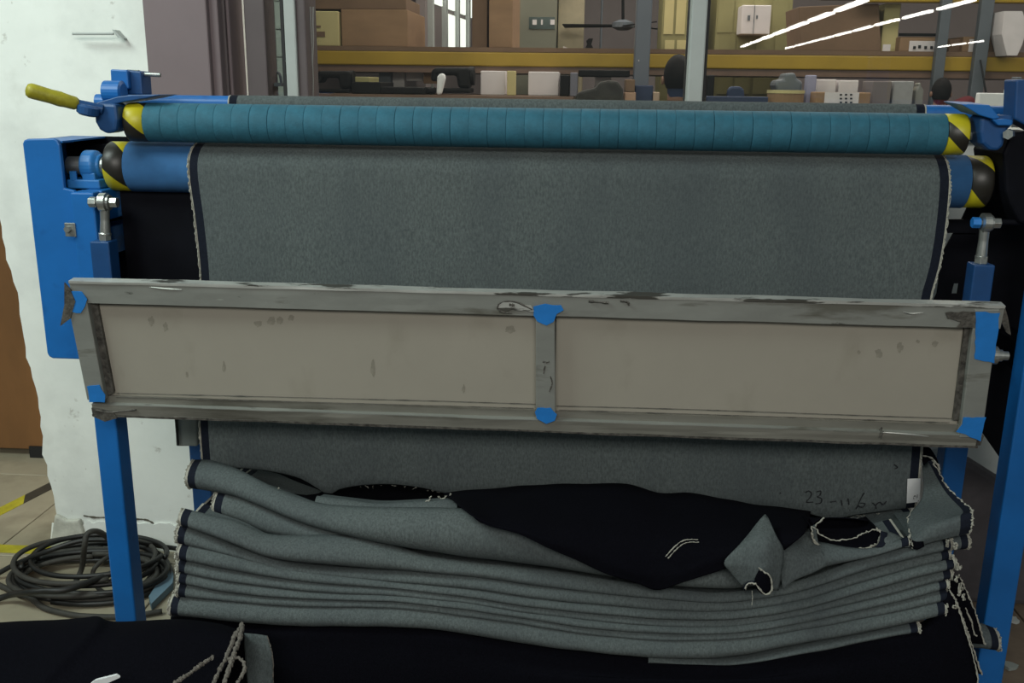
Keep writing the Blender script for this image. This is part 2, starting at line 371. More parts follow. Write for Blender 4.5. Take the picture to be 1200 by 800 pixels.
# ================================================================== THE MACHINE
mach = empty('fabric_folding_machine', (-0.1, 2.1, 0))
tag(mach, 'blue fabric folding machine with two long rollers and swinging framed panel', 'machine')
PX0, PX1 = -1.092, -1.040                      # left post faces
RX0, RX1 = 0.930, 0.990                        # right post faces
PYF = 2.0
def part(mb, name, m, parent=mach, **k): return mb.build(name, m, parent, **k)
lp = part(MB().box((PX0, PYF, 0.0), (PX1, PYF+0.055, 1.165)), 'post', m_blue, bevel=0.004)
rp = part(MB().box((RX0, PYF, 0.0), (RX1, PYF+0.055, 1.50)), 'post', m_blue, bevel=0.004)
part(MB().box((PX0-0.02, PYF-0.02, 0.0), (PX1+0.02, PYF+0.075, 0.012)), 'foot_plate', m_blue, bevel=0.002)
part(MB().box((RX0-0.02, PYF-0.02, 0.0), (RX1+0.02, PYF+0.075, 0.012)), 'foot_plate', m_blue, bevel=0.002)
# rear legs and rails
xr = xat(1105, 550, 2.42)
part(MB().box((xr, 2.42, 0.0), (xr+0.058, 2.475, 0.92)), 'rear_leg', m_blue, bevel=0.004)
xl = xat(223, 550, 2.42)
part(MB().box((xl, 2.42, 0.0), (xl+0.055, 2.475, 1.16)), 'rear_leg', m_blue3, bevel=0.004)
part(MB().box((RX0+0.005, PYF+0.055, 0.82), (RX1-0.005, 2.475, 0.88)), 'side_rail', m_black)
part(MB().box((PX0+0.005, PYF+0.055, 1.02), (PX1-0.005, 2.475, 1.08)), 'side_rail', m_blue3)
part(MB().box((xr+0.058, 2.42, 0.82), (RX1, 2.475, 0.88)), 'rear_rail', m_black)
part(MB().box((PX0, 2.42, 1.02), (xl+0.055, 2.475, 1.08)), 'rear_rail', m_blue)
# small grey box under the panel
g = part(MB().hexa([P(206, 523, 2.30), P(231, 523, 2.30), P(231, 523, 2.30)+Vector((0, .08, 0)), P(206, 523, 2.30)+Vector((0, .08, 0)), P(203, 440, 2.30), P(231, 440, 2.30), P(231, 440, 2.30)+Vector((0, .08, 0)), P(203, 440, 2.30)+Vector((0, .08, 0))]), 'junction_box', m_grey, bevel=0.004)
part(MB().box((P(206, 500, 2.297).x, 2.294, P(206, 522, 2.3).z+0.004), (P(208, 500, 2.297).x, 2.2985, P(206, 440, 2.3).z)), 'box_seam', m_dark, g)
# black sheet closing the machine's inside, and right side plate
part(MB().box((PX1+0.01, 2.10, 0.70), (-0.845, 2.105, 1.175)), 'back_sheet', m_black)
mb = MB()
for poly in (((1135, 240), (1260, 225), (1260, 332), (1100, 332), (1101, 300), (1107, 292), (1117, 274), (1126, 262), (1127, 257)),
             ((1100, 332), (1118, 332), (1115, 344), (1098, 344)), ((1124, 332), (1260, 332), (1260, 344), (1122, 344)),
             ((1098, 344), (1260, 344), (1260, 560), (1178, 545), (1150, 505), (1072, 505), (1075, 420), (1086, 370))):
    mb.prism([P(x, y, 2.20) for x, y in poly], (0, 0.005, 0))
part(mb, 'side_plate', m_black)
part(MB().prism([P(x, y, 2.19) for x, y in ((1080, 257), (1145, 257), (1145, 273), (1080, 273))], (0, 0.008, 0)), 'cross_strap', m_black)
# ---- rollers
UY, UZ, UR = 2.055, 1.311, 0.041
LY, LZ, LR = 2.100, 1.213, 0.055
ux0 = xat(146, 145, UY-0.03); ux1 = xat(1135, 158, UY-0.03)
lx0 = xat(122, 192, LY-0.04); lx1 = xat(1163, 213, LY-0.04)
ur = part(MB().cyl((ux0, UY, UZ), (ux1, UY, UZ), UR-0.0035, 40), 'upper_roller', m_teal, smooth=False)
tag(ur, 'upper roller wound in teal grip tape')
mz_a = hazard('hazard_print_a', 46, 2, ph=3.42); mz_b = hazard('hazard_print_b', 46, 2, ph=1.88, thr=-0.7); mz_c = hazard('hazard_print_c', 40, 2, ph=0.84); mz_d = hazard('hazard_print_d', 40, 2, ph=1.29)
ux0b = xat(166, 145, UY-0.04); ux1b = xat(1112, 158, UY-0.04)
mb = MB().lathe((ux0-0.001, UY, UZ), (1, 0, 0), [(0, UR-0.006), (0.001, UR-0.001), (0.004, UR), (ux0b-ux0, UR), (ux0b-ux0+.001, UR-.003)], 40)
mb.build('end_tape', mz_a, ur, smooth=True)
mb = MB().lathe((ux1b, UY, UZ), (1, 0, 0), [(0, UR-.003), (.001, UR), (ux1-ux1b-.003, UR), (ux1-ux1b, UR-0.001), (ux1-ux1b+.001, UR-0.006)], 40)
mb.build('end_tape', mz_b, ur, smooth=True)
nW = 43; wl = (ux1b-ux0b)/nW; wm = None
for i in range(nW):
    x = ux0b+(i+0.5)*wl
    if wm is None:
        q = MB().lathe((x-wl/2, UY, UZ), (1, 0, 0), [(0, UR-0.0016), (0.0004, UR-0.0002), (0.0015, UR), (wl-0.0015, UR), (wl-0.0004, UR-0.0002), (wl, UR-0.0016)], 40).build('wrap_band', m_teal, ur, smooth=True); wm = q.data
    else:
        q = bpy.data.objects.new('wrap_band', wm); link(q, ur, (x, UY, UZ))
        q.rotation_euler.x = random.uniform(0, 6.28)
    q.rotation_euler.z = random.uniform(-0.012, 0.012)
lr = part(MB().cyl((lx0, LY, LZ), (lx1, LY, LZ), LR-0.009, 40), 'lower_roller', m_felt)
tag(lr, 'lower roller in blue cover')
lx0b = xat(143, 192, LY-0.05); lx1b = xat(1139, 213, LY-0.05)
mb = MB().lathe((lx0b, LY, LZ), (1, 0, 0), [(0, LR-.003), (.001, LR), (lx1b-lx0b-.001, LR), (lx1b-lx0b, LR-.003)], 48); mb.build('roller_cover', m_felt, lr, smooth=True)
mb = MB().lathe((lx0-.001, LY, LZ), (1, 0, 0), [(0, LR-.008), (0.001, LR-.003), (.004, LR-.001), (lx0b-lx0, LR-.001), (lx0b-lx0+.001, LR-.004)], 40); mb.build('end_tape', mz_c, lr, smooth=True)
mb = MB().lathe((lx1b, LY, LZ), (1, 0, 0), [(0, LR-.004), (.001, LR-.001), (lx1-lx1b-.004, LR-.001), (lx1-lx1b, LR-.003), (lx1-lx1b+.001, LR-.008)], 40); mb.build('end_tape', mz_d, lr, smooth=True)
MB().cyl((lx0-0.10, LY, LZ), (lx0, LY, LZ), 0.020, 24).build('shaft', m_nut, lr, smooth=False)
MB().lathe((lx1, LY, LZ), (1, 0, 0), [(0, 0.019), (0.055, 0.019), (0.056, 0.013), (0.14, 0.013)], 24).build('shaft', m_nut, lr)
MB().cyl((ux0-0.05, UY, UZ), (ux0, UY, UZ), 0.014, 20).build('shaft', m_nut, ur)
MB().cyl((ux1, UY, UZ), (ux1+0.045, UY, UZ), 0.010, 20).build('shaft', m_nut, ur)
# ---- blue feed bar behind the rollers
BY, BZ, BR = 2.215, 1.349, 0.017
part(MB().cyl((-1.12, BY, BZ), (1.10, BY, BZ), BR, 24), 'feed_bar', m_blue, smooth=False)
# ---- left drive guard
gx0 = xat(30, 200, 2.03); gx1 = xat(73, 200, 2.03)
gz0 = P(60, 420, 2.03).z; gz1 = P(50, 163, 2.03).z
gw = part(MB().prism([(gx0+0.012, 2.03, gz1), (gx1-0.012, 2.03, gz1+0.002), (gx1-0.004, 2.03, gz1-0.002), (gx1, 2.03, gz1-0.012), (gx1, 2.03, 1.17), (PX0-0.005, 2.03, 1.165), (PX0-0.005, 2.03, gz0), (gx0+0.012, 2.03, gz0), (gx0+0.004, 2.03, gz0+0.004), (gx0, 2.03, gz0+0.012), (gx0, 2.03, gz1-0.01), (gx0+0.004, 2.03, gz1-0.003)], (0, 0.012, 0)), 'drive_guard', m_blue, bevel=0.003)
MB().box((gx0, 2.042, gz0), (gx0+0.004, 2.24, gz1-0.004)).build('guard_side', m_blue, gw)
MB().box((gx0, 2.042, gz1-0.008), (gx1, 2.24, gz1-0.004)).build('guard_top', m_blue, gw)
MB().box((gx0+.004, 2.236, gz0), (PX1+0.03, 2.24, gz1-0.004)).build('guard_back', m_black, gw)
MB().box((PX0-0.03, 2.0425, gz0), (PX0+0.004, 2.045, 1.165)).build('guard_strip', m_black, gw)
MB().box((gx0+.004, 2.20, gz0+.05), (PX1+0.06, 2.204, gz1-0.02)).build('guard_lining', m_black, gw)
# bolt with square washer on the post
c = P(83, 269, PYF)
wsh = part(MB().box((c.x-0.012, PYF-0.003, c.z-0.015), (c.x+0.012, PYF-0.0005, c.z+0.015)), 'square_washer', m_nut, bevel=0.001)
MB().cyl((c.x-0.003, PYF-0.012, c.z+0.002), (c.x-0.003, PYF-0.003, c.z+0.002), 0.007, 6).build('bolt_head', m_nut, wsh)
# ---- pillow block bearing at the left end of the lower roller
bx = P(99, 190, 2.06)
pb = MB().lathe((bx.x-0.022, LY, LZ), (1, 0, 0), [(0, 0.022), (0.004, 0.034), (0.030, 0.034), (0.038, 0.026), (0.044, 0.024)], 28)
pb.box((bx.x-0.045, LY-0.042, 1.166), (bx.x+0.03, LY+0.042, 1.186))
pb.box((bx.x-0.015, LY-0.030, 1.182), (bx.x+0.015, LY+0.030, 1.20))
pw = part(pb, 'bearing_block', m_blue2, bevel=0.003)
MB().cyl((bx.x-0.03, LY-0.036, 1.184), (bx.x-0.03, LY-0.036, 1.204), 0.008, 6).build('bearing_bolt', m_blue2, pw)
part(MB().box((PX0+0.01, PYF+0.03, 1.10), (PX1+0.004, PYF+0.14, 1.166)), 'bearing_shelf', m_blue, bevel=0.003)
# ---- upper roller bracket and lever on the left
br = part(MB().prism([P(x, y, 2.0) for x, y in ((108, 123), (118, 121), (136, 122), (138, 140), (136, 154), (125, 157), (116, 152), (111, 143), (110, 132))], (0, 0.05, 0)), 'roller_bracket', m_blue3, bevel=0.006, smooth=False)
MB().prism([P(x, y, 2.02) for x, y in ((110, 121), (138, 113), (155, 111), (189, 111), (172, 115), (148, 119), (122, 124))], (0, 0.09, 0)).build('bracket_plate', m_blue3, br, bevel=0.002)
MB().prism([P(x, y, 2.10) for x, y in ((129, 82), (150, 82), (165, 84), (167, 111), (131, 111))], (0, 0.05, 0)).build('hinge_block', m_blue3, br, bevel=0.003)
MB().prism([P(x, y, 2.085) for x, y in ((129, 81), (149, 82), (151, 104), (140, 106), (130, 102))], (0, 0.014, 0)).build('hinge_cheek', m_blue, br, bevel=0.003)
c = P(132, 108, 2.06)
MB().lathe((c.x-0.018, 2.06, c.z), (1, 0, 0), [(0, 0.018), (0.003, 0.024), (0.040, 0.024), (0.043, 0.018)], 24).build('hinge_collar', m_blue, br)
a = P(150, 86, 2.12); b = P(188, 88, 2.12)
mb = MB().cyl(a, P(163, 86.7, 2.12), 0.0085, 12).cyl(P(163, 86.7, 2.12), b, 0.0045, 12); mb.build('hinge_pin', m_nut, br)
a = P(120, 128, 2.0); b = P(88, 121, 1.975); c = P(35, 106, 1.93)
mb = MB().lathe(a, b-a, [(0, 0.010), ((b-a).length, 0.009)], 16).build('lever_arm', m_blue3, br)
mb = MB(); d = c-b; mb.lathe(b, d, [(-0.006, 0.010), (0, 0.0135), (d.length*0.2, 0.0140), (d.length*0.35, 0.0155), (d.length*0.55, 0.0145), (d.length*0.93, 0.0155), (d.length, 0.0150), (d.length+0.006, 0.011), (d.length+0.008, 0.004)], 20)
mb.build('lever_grip', m_yellow, br, smooth=True)
mb = MB(); q = P(104, 128, 1.99); mb.lathe(q+Vector((0, -.008, -.012)), (0.25, 0, 1), [(0, 0.016), (0.004, 0.022), (0.018, 0.022), (0.022, 0.014)], 20); mb.build('lever_knuckle', m_blue3, br)
# ---- brackets on the right
rb = part(MB().prism([P(x, y, 2.0) for x, y in ((1150, 139), (1158, 134), (1188, 135), (1189, 146), (1182, 150), (1176, 171), (1170, 177), (1160, 176), (1151, 168), (1149, 155))], (0, 0.07, 0)), 'roller_bracket', m_blue3, bevel=0.006)
MB().prism([P(x, y, 1.985) for x, y in ((1126, 122), (1140, 122), (1160, 123), (1172, 138), (1165, 140), (1148, 135))], (0, 0.10, 0.004)).build('bracket_plate', m_blue, rb, bevel=0.002)
c = P(1181, 157, 2.0); MB().cyl((c.x-0.006, 1.985, c.z), (c.x+0.004, 2.0, c.z), 0.010, 6).build('bracket_nut', m_nut, rb)
MB().prism([P(x, y, 1.985) for x, y in ((1163, 140), (1178, 139), (1187, 141), (1186, 147), (1170, 147))], (0, 0.02, 0)).build('bracket_lug', m_blue, rb, bevel=0.002)
part(MB().prism([P(x, y, 2.04) for x, y in ((1191, 93), (1225, 93), (1225, 160), (1189, 140))], (0, 0.06, 0)), 'bearing_arm', m_blue3, bevel=0.004)
bb = part(MB().prism([P(x, y, 2.02) for x, y in ((1178, 200), (1176, 180), (1186, 156), (1235, 156), (1235, 262), (1196, 262), (1184, 240), (1179, 225))], (0, 0.16, 0)), 'bearing_housing', m_black, bevel=0.006)
c = P(1190, 214, 2.01)
MB().lathe((c.x-0.02, LY, LZ), (1, 0, 0), [(0, 0.020), (0.003, 0.027), (0.03, 0.027), (0.034, 0.04), (0.05, 0.04)], 24).build('bearing_collar', m_black, bb)
# ---- linkage: rod ends with bolts, threaded rods and clevis bars
def link_rod(px, py, pyn, pyb, Y, tilt, rod_bottom, nutcol, xl, xr):
    c = P(px, py, Y); n = P(px+tilt*(pyn-py), pyn, Y); b = P(px+tilt*(pyb-py), pyb, Y)
    root = part(MB().lathe((c.x-0.009, Y, c.z), (1, 0, 0), [(0, 0.012), (0.002, 0.020), (0.016, 0.020), (0.018, 0.012)], 24), 'rod_end', m_zinc, smooth=False)
    MB().lathe((c.x, Y, c.z-0.015), (n-c).normalized(), [(0, 0.010), (0.022, 0.0095), ((n-c).length-0.024, 0.011), ((n-c).length-0.022, 0.0125), ((n-c).length-0.018, 0.0125), ((n-c).length-0.017, 0.010)], 20).build('rod_shank', m_zinc, root, smooth=False)
    MB().cyl((n.x, Y, n.z-0.008), (n.x, Y, n.z+0.008), 0.0135, 6, ph=0.3).build('lock_nut', m_zinc, root, bevel=0.001)
    x0 = P(xl, py, Y).x; x1 = P(xr, py, Y).x
    MB().cyl((x0+0.014, Y, c.z), (x1-0.012, Y, c.z), 0.007, 12).build('pivot_bolt', m_nut, root)
    MB().cyl((x0, Y, c.z), (x0+0.016, Y, c.z), 0.0115, 6, ph=0.5).build('bolt_head', m_paint if nutcol else m_nut, root, bevel=0.001)
    MB().cyl((x1-0.016, Y, c.z), (x1, Y, c.z), 0.0115, 6, ph=0.2).build('bolt_nut', m_zinc, root, bevel=0.001)
    MB().cyl((x1-0.021, Y, c.z), (x1-0.0165, Y, c.z), 0.016, 16).build('washer', m_nut, root)
    w = 0.021
    MB().hexa([(b.x-w, Y-w, rod_bottom), (b.x+w, Y-w, rod_bottom), (b.x+w, Y+w, rod_bottom), (b.x-w, Y+w, rod_bottom), (b.x-w, Y-w, n.z-0.008), (b.x+w, Y-w, n.z-0.008), (b.x+w, Y+w, n.z-0.008), (b.x-w, Y+w, n.z-0.008)]).build('link_bar', m_blue3, root, bevel=0.003)
    return root
link_rod(122, 237, 277, 300, 1.978, 0.02, 0.86, False, 105, 138)
link_rod(1155, 261, 304, 330, 2.04, -0.12, 0.86, True, 1139, 1172)
a = P(1172, 260, 2.04); part(MB().cyl(a, a+Vector((0.10, 0.0, 0)), 0.006, 12), 'pivot_rod', m_black)

# ---- swinging framed panel
A = P(78, 327, 1.86); B = P(1175, 359, 1.86); Cc = P(112, 488, 1.90); D = P(1146, 521, 1.90)
zt = (A.z+B.z)/2; zb = (Cc.z+D.z)/2; xa = (A.x+Cc.x)/2; xb = (B.x+D.x)/2
PW = xb-xa; lean = Vector((0, 0.04, zb-zt)); PH = lean.length; ez = -lean.normalized(); ex = Vector((1, 0, 0)); ey = ex.cross(-ez).normalized()
if ey.y < 0: ey = -ey
O = Vector((xa, 1.90, zb))
def pp(u, v, d=0.0): return O+ex*u+ez*v+ey*d      # u across, v up, d into the machine
def pbox(mb, u0, u1, v0, v1, d0, d1, m=0):
    return mb.hexa([pp(u0, v0, d0), pp(u1, v0, d0), pp(u1, v0, d1), pp(u0, v0, d1), pp(u0, v1, d0), pp(u1, v1, d0), pp(u1, v1, d1), pp(u0, v1, d1)], m)
def uv(px, py):
    """picture point -> panel plane (u, v)"""
    d = fw*F+rt*(px-600)-up*(py-400); t = (O-CAM).dot(ey)/d.dot(ey); q = CAM+d*t-O
    return q.dot(ex), q.dot(ez)
sw = pbox(MB(), 0.01, PW-0.01, 0.01, PH-0.01, 0.030, 0.034).build('swing_panel', m_steel, mach)
tag(sw, 'grey steel framed swinging panel with two beige plates')
RW = 0.048
def wavy(u0, u1, v0, v1, d0, d1, n=60, wob=0.001):
    """a rail: bar of n segments with slightly dented faces"""
    rows = []
    for (v, d) in ((v0, d1), (v0, d0), ((v0*2+v1)/3, d0), ((v0+2*v1)/3, d0), (v1, d0), (v1, d1)):
        rows.append([pp(u0+(u1-u0)*i/n, v+wob*nz((i*0.3, v*90, d*90), 1), d+wob*nz((i*0.25, v*70, 9), 1)) for i in range(n+1)])
    rows.append(rows[0]); v_, f_ = grid(rows); return MB().add(v_, f_)
wavy(0, PW, PH-RW, PH-0.005, 0.0, 0.004).build('top_rail', m_steel, sw)
wavy(0, PW, PH-0.006, PH, -0.002, 0.020, wob=0.0016).build('top_rail_edge', m_steel2, sw)
wavy(0, PW, 0.0, 0.024, 0.0, 0.004, wob=0.002).build('bottom_rail', m_steel3, sw)
wavy(0, PW, 0.0235, 0.0255, 0.0, 0.016, wob=0.0012).build('bottom_ledge', m_steel, sw)
wavy(0, PW, 0.025, 0.041, 0.012, 0.016, wob=0.001).build('bottom_inner_rail', m_steel3, sw)
wavy(-0.002, PW+0.004, -0.003, 0.0015, -0.002, 0.034, wob=0.002).build('bottom_edge', m_rust, sw)
def stile(px0t, px1t, pyt, px0b, px1b, pyb, dd, name):
    a, b, c2, d2 = uv(px0t, pyt), uv(px1t, pyt), uv(px1b, pyb), uv(px0b, pyb)
    poly = [pp(*a, -0.003), pp(*b, -0.003), pp(*c2, -0.003), pp(*d2, -0.003)]
    return MB().prism(poly, ey*dd).build(name, m_steel, sw, bevel=0.0015)
stile(79, 102, 350, 103, 124, 468, 0.03, 'stile')
stile(628, 650, 358, 628, 651, 490, 0.012, 'centre_stile')
stile(1142, 1171, 362, 1124, 1150, 512, 0.03, 'stile')
# inner lips beside the outer stiles
for a_, b_, c_, d_ in (((101, 355), (111, 357), (131, 462), (124, 466)), ((1133, 385), (1143, 386), (1126, 495), (1119, 495))):
    MB().prism([pp(*uv(*q), 0.010) for q in (a_, b_, c_, d_)], ey*0.012).build('stile_lip', m_rust, sw)
u1 = uv(628, 420)[0]; u2 = uv(651, 420)[0]
for q0, q1 in ((0.03, u1), (u2, PW-0.03)):
    pbox(MB(), q0, q1, 0.035, PH-RW+0.004, 0.018, 0.028).build('plate', m_plate, sw)
def blob(cx, cy, rx, ry, d, m, name, seed, n=22, irr=0.25, th=0.0012):
    pts = []
    for i in range(n):
        an = 2*math.pi*i/n; k = 1+irr*nz((math.cos(an)*1.3, math.sin(an)*1.3, seed*3.1), 1.4)+random.uniform(-.06, .06)*irr*2
        pts.append(pp(*uv(cx+rx*k*math.cos(an), cy+ry*k*math.sin(an)), d))
    return MB().prism(pts, -ey*th).build(name, m, sw)
def patch(pts, d, m, name, th=0.0012):
    q = []
    for i in range(len(pts)):
        a = Vector(pts[i]+(0,)); b = Vector(pts[(i+1) % len(pts)]+(0,)); n = max(1, int((b-a).length/5))
        for k in range(n):
            p = a.lerp(b, k/n); q.append(pp(*uv(p.x+random.uniform(-.7, .7), p.y+random.uniform(-.7, .7)), d))
    return MB().prism(q, -ey*th).build(name, m, sw)
patch([(626, 358), (640, 355), (657, 357), (660, 362), (652, 367), (649, 376), (640, 380), (630, 376), (626, 368)], -0.004, m_paint, 'paint_patch')
patch([(630, 477), (645, 476), (652, 484), (650, 492), (640, 495), (629, 490), (627, 482)], -0.004, m_paint, 'paint_patch')
patch([(83, 340), (97, 341), (104, 350), (101, 358), (96, 366), (84, 364)], -0.004, m_paint, 'paint_patch')
patch([(103, 451), (118, 450), (124, 462), (124, 470), (106, 470)], -0.004, m_paint, 'paint_patch')
patch([(1143, 364), (1170, 366), (1168, 390), (1164, 424), (1158, 423), (1141, 420), (1142, 395)], -0.004, m_paint, 'paint_patch')
patch([(1128, 488), (1154, 488), (1148, 515), (1131, 508), (1119, 504), (1126, 496)], -0.004, m_paint, 'paint_patch')
for cx, cy, rx, ry in ((173, 380, 3.5, 6), (190, 387, 3.2, 5), (299, 383, 5, 4), (315, 380, 4.5, 4.5), (325, 379, 4, 5), (338, 376, 4, 3.5), (435, 435, 2.5, 9), (1058, 411, 3.6, 6), (1033, 418, 4, 5), (1099, 407, 4, 4), (1079, 404, 2.2, 2), (1009, 417, 2.2, 2.4), (259, 434, 1.8, 6), (542, 460, 2, 5), (597, 390, 6, 4), (215, 443, 1.4, 3)):
    blob(cx, cy, rx, ry, 0.0179, m_stain, 'stain', cx*0.1, irr=0.5, th=0.0003)
for pts in ([(110, 358), (300, 362), (500, 366), (627, 369)], [(652, 371), (800, 375), (1000, 381), (1135, 385)], [(133, 463), (300, 467), (500, 472), (627, 476)], [(652, 478), (800, 482), (1000, 489), (1118, 493)], [(133, 468), (300, 472), (480, 477), (625, 481)], [(655, 483), (850, 489), (1000, 494), (1115, 498)]):
    MB().tube(cr([pp(*uv(*q), 0.011) for q in pts], 90), [0.0006+0.0013*max(0, nz((i*0.21, pts[0][0], 3), 1)) for i in range(90)], 5).build('dirt_line', m_rust, sw)
# weld beads, dents and torn metal corners
patch([(1108, 365), (1143, 364), (1142, 383), (1120, 382), (1126, 376), (1110, 372)], -0.003, m_rust, 'bare_patch', 0.0006)
patch([(582, 357), (592, 352), (622, 357), (626, 364), (600, 362), (586, 366)], -0.003, m_steel2, 'ground_patch', 0.0005)
for pts, r in (([(583, 361), (585, 355), (594, 352), (605, 353), (616, 358), (624, 362)], 0.0016), ([(583, 361), (590, 365), (600, 366)], 0.0014), ([(597, 356), (603, 357)], 0.003), ([(690, 352), (700, 353), (713, 354)], 0.0022), ([(727, 352), (735, 353), (737, 357)], 0.002), ([(636, 423), (643, 423), (640, 424)], 0.0016), ([(637, 434), (639, 428), (637, 437)], 0.0014), ([(645, 440), (647, 448), (644, 458)], 0.0016), ([(112, 479), (130, 482), (160, 479)], 0.002), ([(1030, 512), (1033, 500), (1030, 503)], 0.0012)):
    MB().tube(cr([pp(*uv(*q), -0.003) for q in pts], 14), r, 5, jit=0.4).build('weld_bead', m_rust, sw)
for pts in ([(176, 336), (195, 338), (213, 339)], [(1058, 365), (1068, 367), (1082, 366)], [(1032, 514), (1035, 504)], [(1033, 506), (1060, 508), (1088, 511)]):
    MB().tube(cr([pp(*uv(*q), -0.001) for q in pts], 12), [0.0006+0.0012*math.sin(math.pi*i/11) for i in range(12)], 5).build('bright_scrape', m_zinc, sw)
# torn corner pieces
MB().prism([pp(*uv(*q), -0.006) for q in ((77, 330), (84, 338), (90, 352), (84, 372), (72, 381), (77, 356))], ey*0.003).build('torn_corner', m_rust, sw)
MB().prism([pp(*uv(*q), 0.004) for q in ((1150, 357), (1178, 358), (1182, 372), (1186, 394), (1180, 390), (1172, 372), (1168, 362))], ey*0.003).build('torn_corner', m_rust, sw)
MB().prism([pp(*uv(*q), -0.004) for q in ((108, 477), (133, 481), (138, 489), (124, 493), (110, 487))], ey*0.004).build('torn_corner', m_rust, sw)
MB().prism([pp(*uv(*q), 0.004) for q in ((1148, 506), (1154, 512), (1150, 523), (1138, 522))], ey*0.01).build('torn_corner', m_rust, sw)
# bolt on the panel's right end
c = P(1165, 416, 1.90)
MB().lathe((c.x-0.006, 1.90, c.z), (1, 0, -0.02), [(0, 0.018), (0.010, 0.018), (0.0105, 0.012), (0.02, 0.012), (0.0205, 0.009), (0.032, 0.009)], 20).build('end_bolt', m_nut, sw)

# ================================================================== THE CLOTH
cloth = empty('denim_cloth', (-0.05, 2.0, 0))
tag(cloth, 'long grey-backed dark denim cloth running off the rollers into a folded pile', 'fabric')
SHEET = [m_den, m_ind, m_band, m_yarn]
def sheet(name, rows, parent=cloth, bands=(True, True), th=0.0016, base=0, bw=None, edge_cols=None):
    """cloth from a grid of points; the outermost columns are the yarn edge and the dark selvedge band"""
    nu = len(rows[0]); v, f = grid(rows); fm = []
    for j in range(len(rows)-1):
        for i in range(nu-1):
            k = base
            if bands[0] and i == 0: k = 3
            elif bands[0] and i == 1: k = 2
            if bands[1] and i == nu-2: k = 3
            elif bands[1] and i == nu-3: k = 2
            fm.append(k)
    return mk(name, v, f, SHEET, parent, fm=fm, smooth=True)
def cols(x0, x1, n, e=(0.003, 0.021), L=True, R=True):
    """column positions with narrow edge columns"""
    c = []
    a = x0; b = x1
    if L: c += [x0, x0+e[0]]; a = x0+e[1]
    if R: b = x1-e[1]
    c += [a+(b-a)*i/(n-1) for i in range(n)]
    if R: c += [x1-e[0], x1]
    return c
# ---- hanging web: over the bar, through the nip, round the lower roller and down
wb_bot = [(235, 547), (260, 550), (287, 551), (315, 554), (350, 562), (372, 574), (385, 581), (396, 575), (424, 570), (462, 569), (497, 573), (525, 579), (560, 577), (615, 576), (675, 573), (731, 574), (773, 584), (800, 584), (847, 591), (890, 596), (934, 600), (974, 609), (1003, 605), (1040, 600), (1074, 596)]
path = [(2.60, 1.335), (2.40, 1.350), (2.27, 1.362)]
for k in range(7):
    an = math.radians(70+k*22); path.append((BY+0.0185*math.cos(an), BZ+0.0185*math.sin(an)))
path += [(2.165, 1.305), (2.12, 1.278)]
for k in range(9):
    an = math.radians(80+k*12.5); path.append((LY+(LR+0.002)*math.cos(an), LZ+(LR+0.002)*math.sin(an)))
nroll = len(path)
for k in range(26): path.append((LY-LR-0.003-0.012*math.sin(k/25*1.5), LZ-0.02-(LZ-0.02-0.56)*k/25))
lft = [(2, -0.857), (1.5, -0.80), (1.37, -0.806), (1.33, -0.816), (1.27, -0.840), (1.21, -0.846), (1.10, -0.838), (0.97, -0.834), (0.8, -0.846), (0.65, -0.860), (0.5, -0.862)][::-1]
rgt = [(2, 0.75), (1.5, 0.74), (1.37, 0.737), (1.33, 0.741), (1.27, 0.744), (1.21, 0.750), (1.12, 0.752), (1.04, 0.748), (0.97, 0.738), (0.80, 0.745), (0.65, 0.756), (0.5, 0.762)][::-1]
rows = []
for j, (y, z) in enumerate(path):
    xx0 = lin(lft, z if j > 10 else 1.37); xx1 = lin(rgt, z if j > 10 else 1.37)
    row = []
    for x in cols(xx0, xx1, 90):
        k = max(0, (j-nroll)/26)
        w_ = k*(0.006*nz((x*2.2, 0, z*1.2), 1, 3)+0.004*nz((x*7, 0, z*2), 1, 8))
        row.append(Vector((x, y+w_, z)))
    rows.append(row)
# bottom contour, then curl back under
last = rows[-1]; Yl = path[-1][0]
pcx = []
bc = [(P(x, y, Yl).x, P(x, y, Yl).z) for x, y in wb_bot]
def add_row(dy, dz, fr=0.0):
    rows.append([Vector((p.x, p.y+dy, (lin(bc, p.x)+dz)*(1)+fr*random.uniform(-1, 1))) for p in last])
tz = last[0].z
for t in (0.35, 0.7):
    rows.append([Vector((p.x, p.y, p.z*(1-t)+(lin(bc, p.x)+0.006)*t)) for p in last])
add_row(0.001, 0.004); add_row(0.006, 0.0); add_row(0.018, 0.0); add_row(0.05, 0.008); add_row(0.11, 0.012)
web = sheet('hanging_web', rows)
tag(web, 'grey denim length hanging from the lower roller behind the panel')
# yarn fringe along both cut edges of the web
def fringe(pts, parent, r=0.0012, amp=0.0015, m=None, n=None, name='yarn_fringe'):
    n = n or max(12, int(sum((Vector(pts[i+1])-Vector(pts[i])).length for i in range(len(pts)-1))/0.004))
    c = cr(pts, n); c = [p+Vector((random.uniform(-1, 1), random.uniform(-1, 1), random.uniform(-1, 1)))*amp for p in c]
    return MB().tube(c, r, 5, jit=0.5).build(name, m or m_yarn, parent)
fringe([r[0]+Vector((0, -0.001, 0)) for r in rows[nroll-9:-3]], web); fringe([r[-1]+Vector((0, -0.001, 0)) for r in rows[nroll-9:-3]], web)
# short threads on the cut lower edge
mb = MB()
for k in range(60):
    x = random.uniform(-0.5, 0.72); z = lin(bc, x); y = Yl-0.001
    a = Vector((x, y, z+0.001)); mb.tube([a, a+Vector((random.uniform(-.004, .004), -.002, random.uniform(-.004, .003))), a+Vector((random.uniform(-.008, .008), -.003, random.uniform(-.007, .004)))], 0.0003, 4)
tag(mb.build('loose_threads', m_yarn, web), kind='stuff')
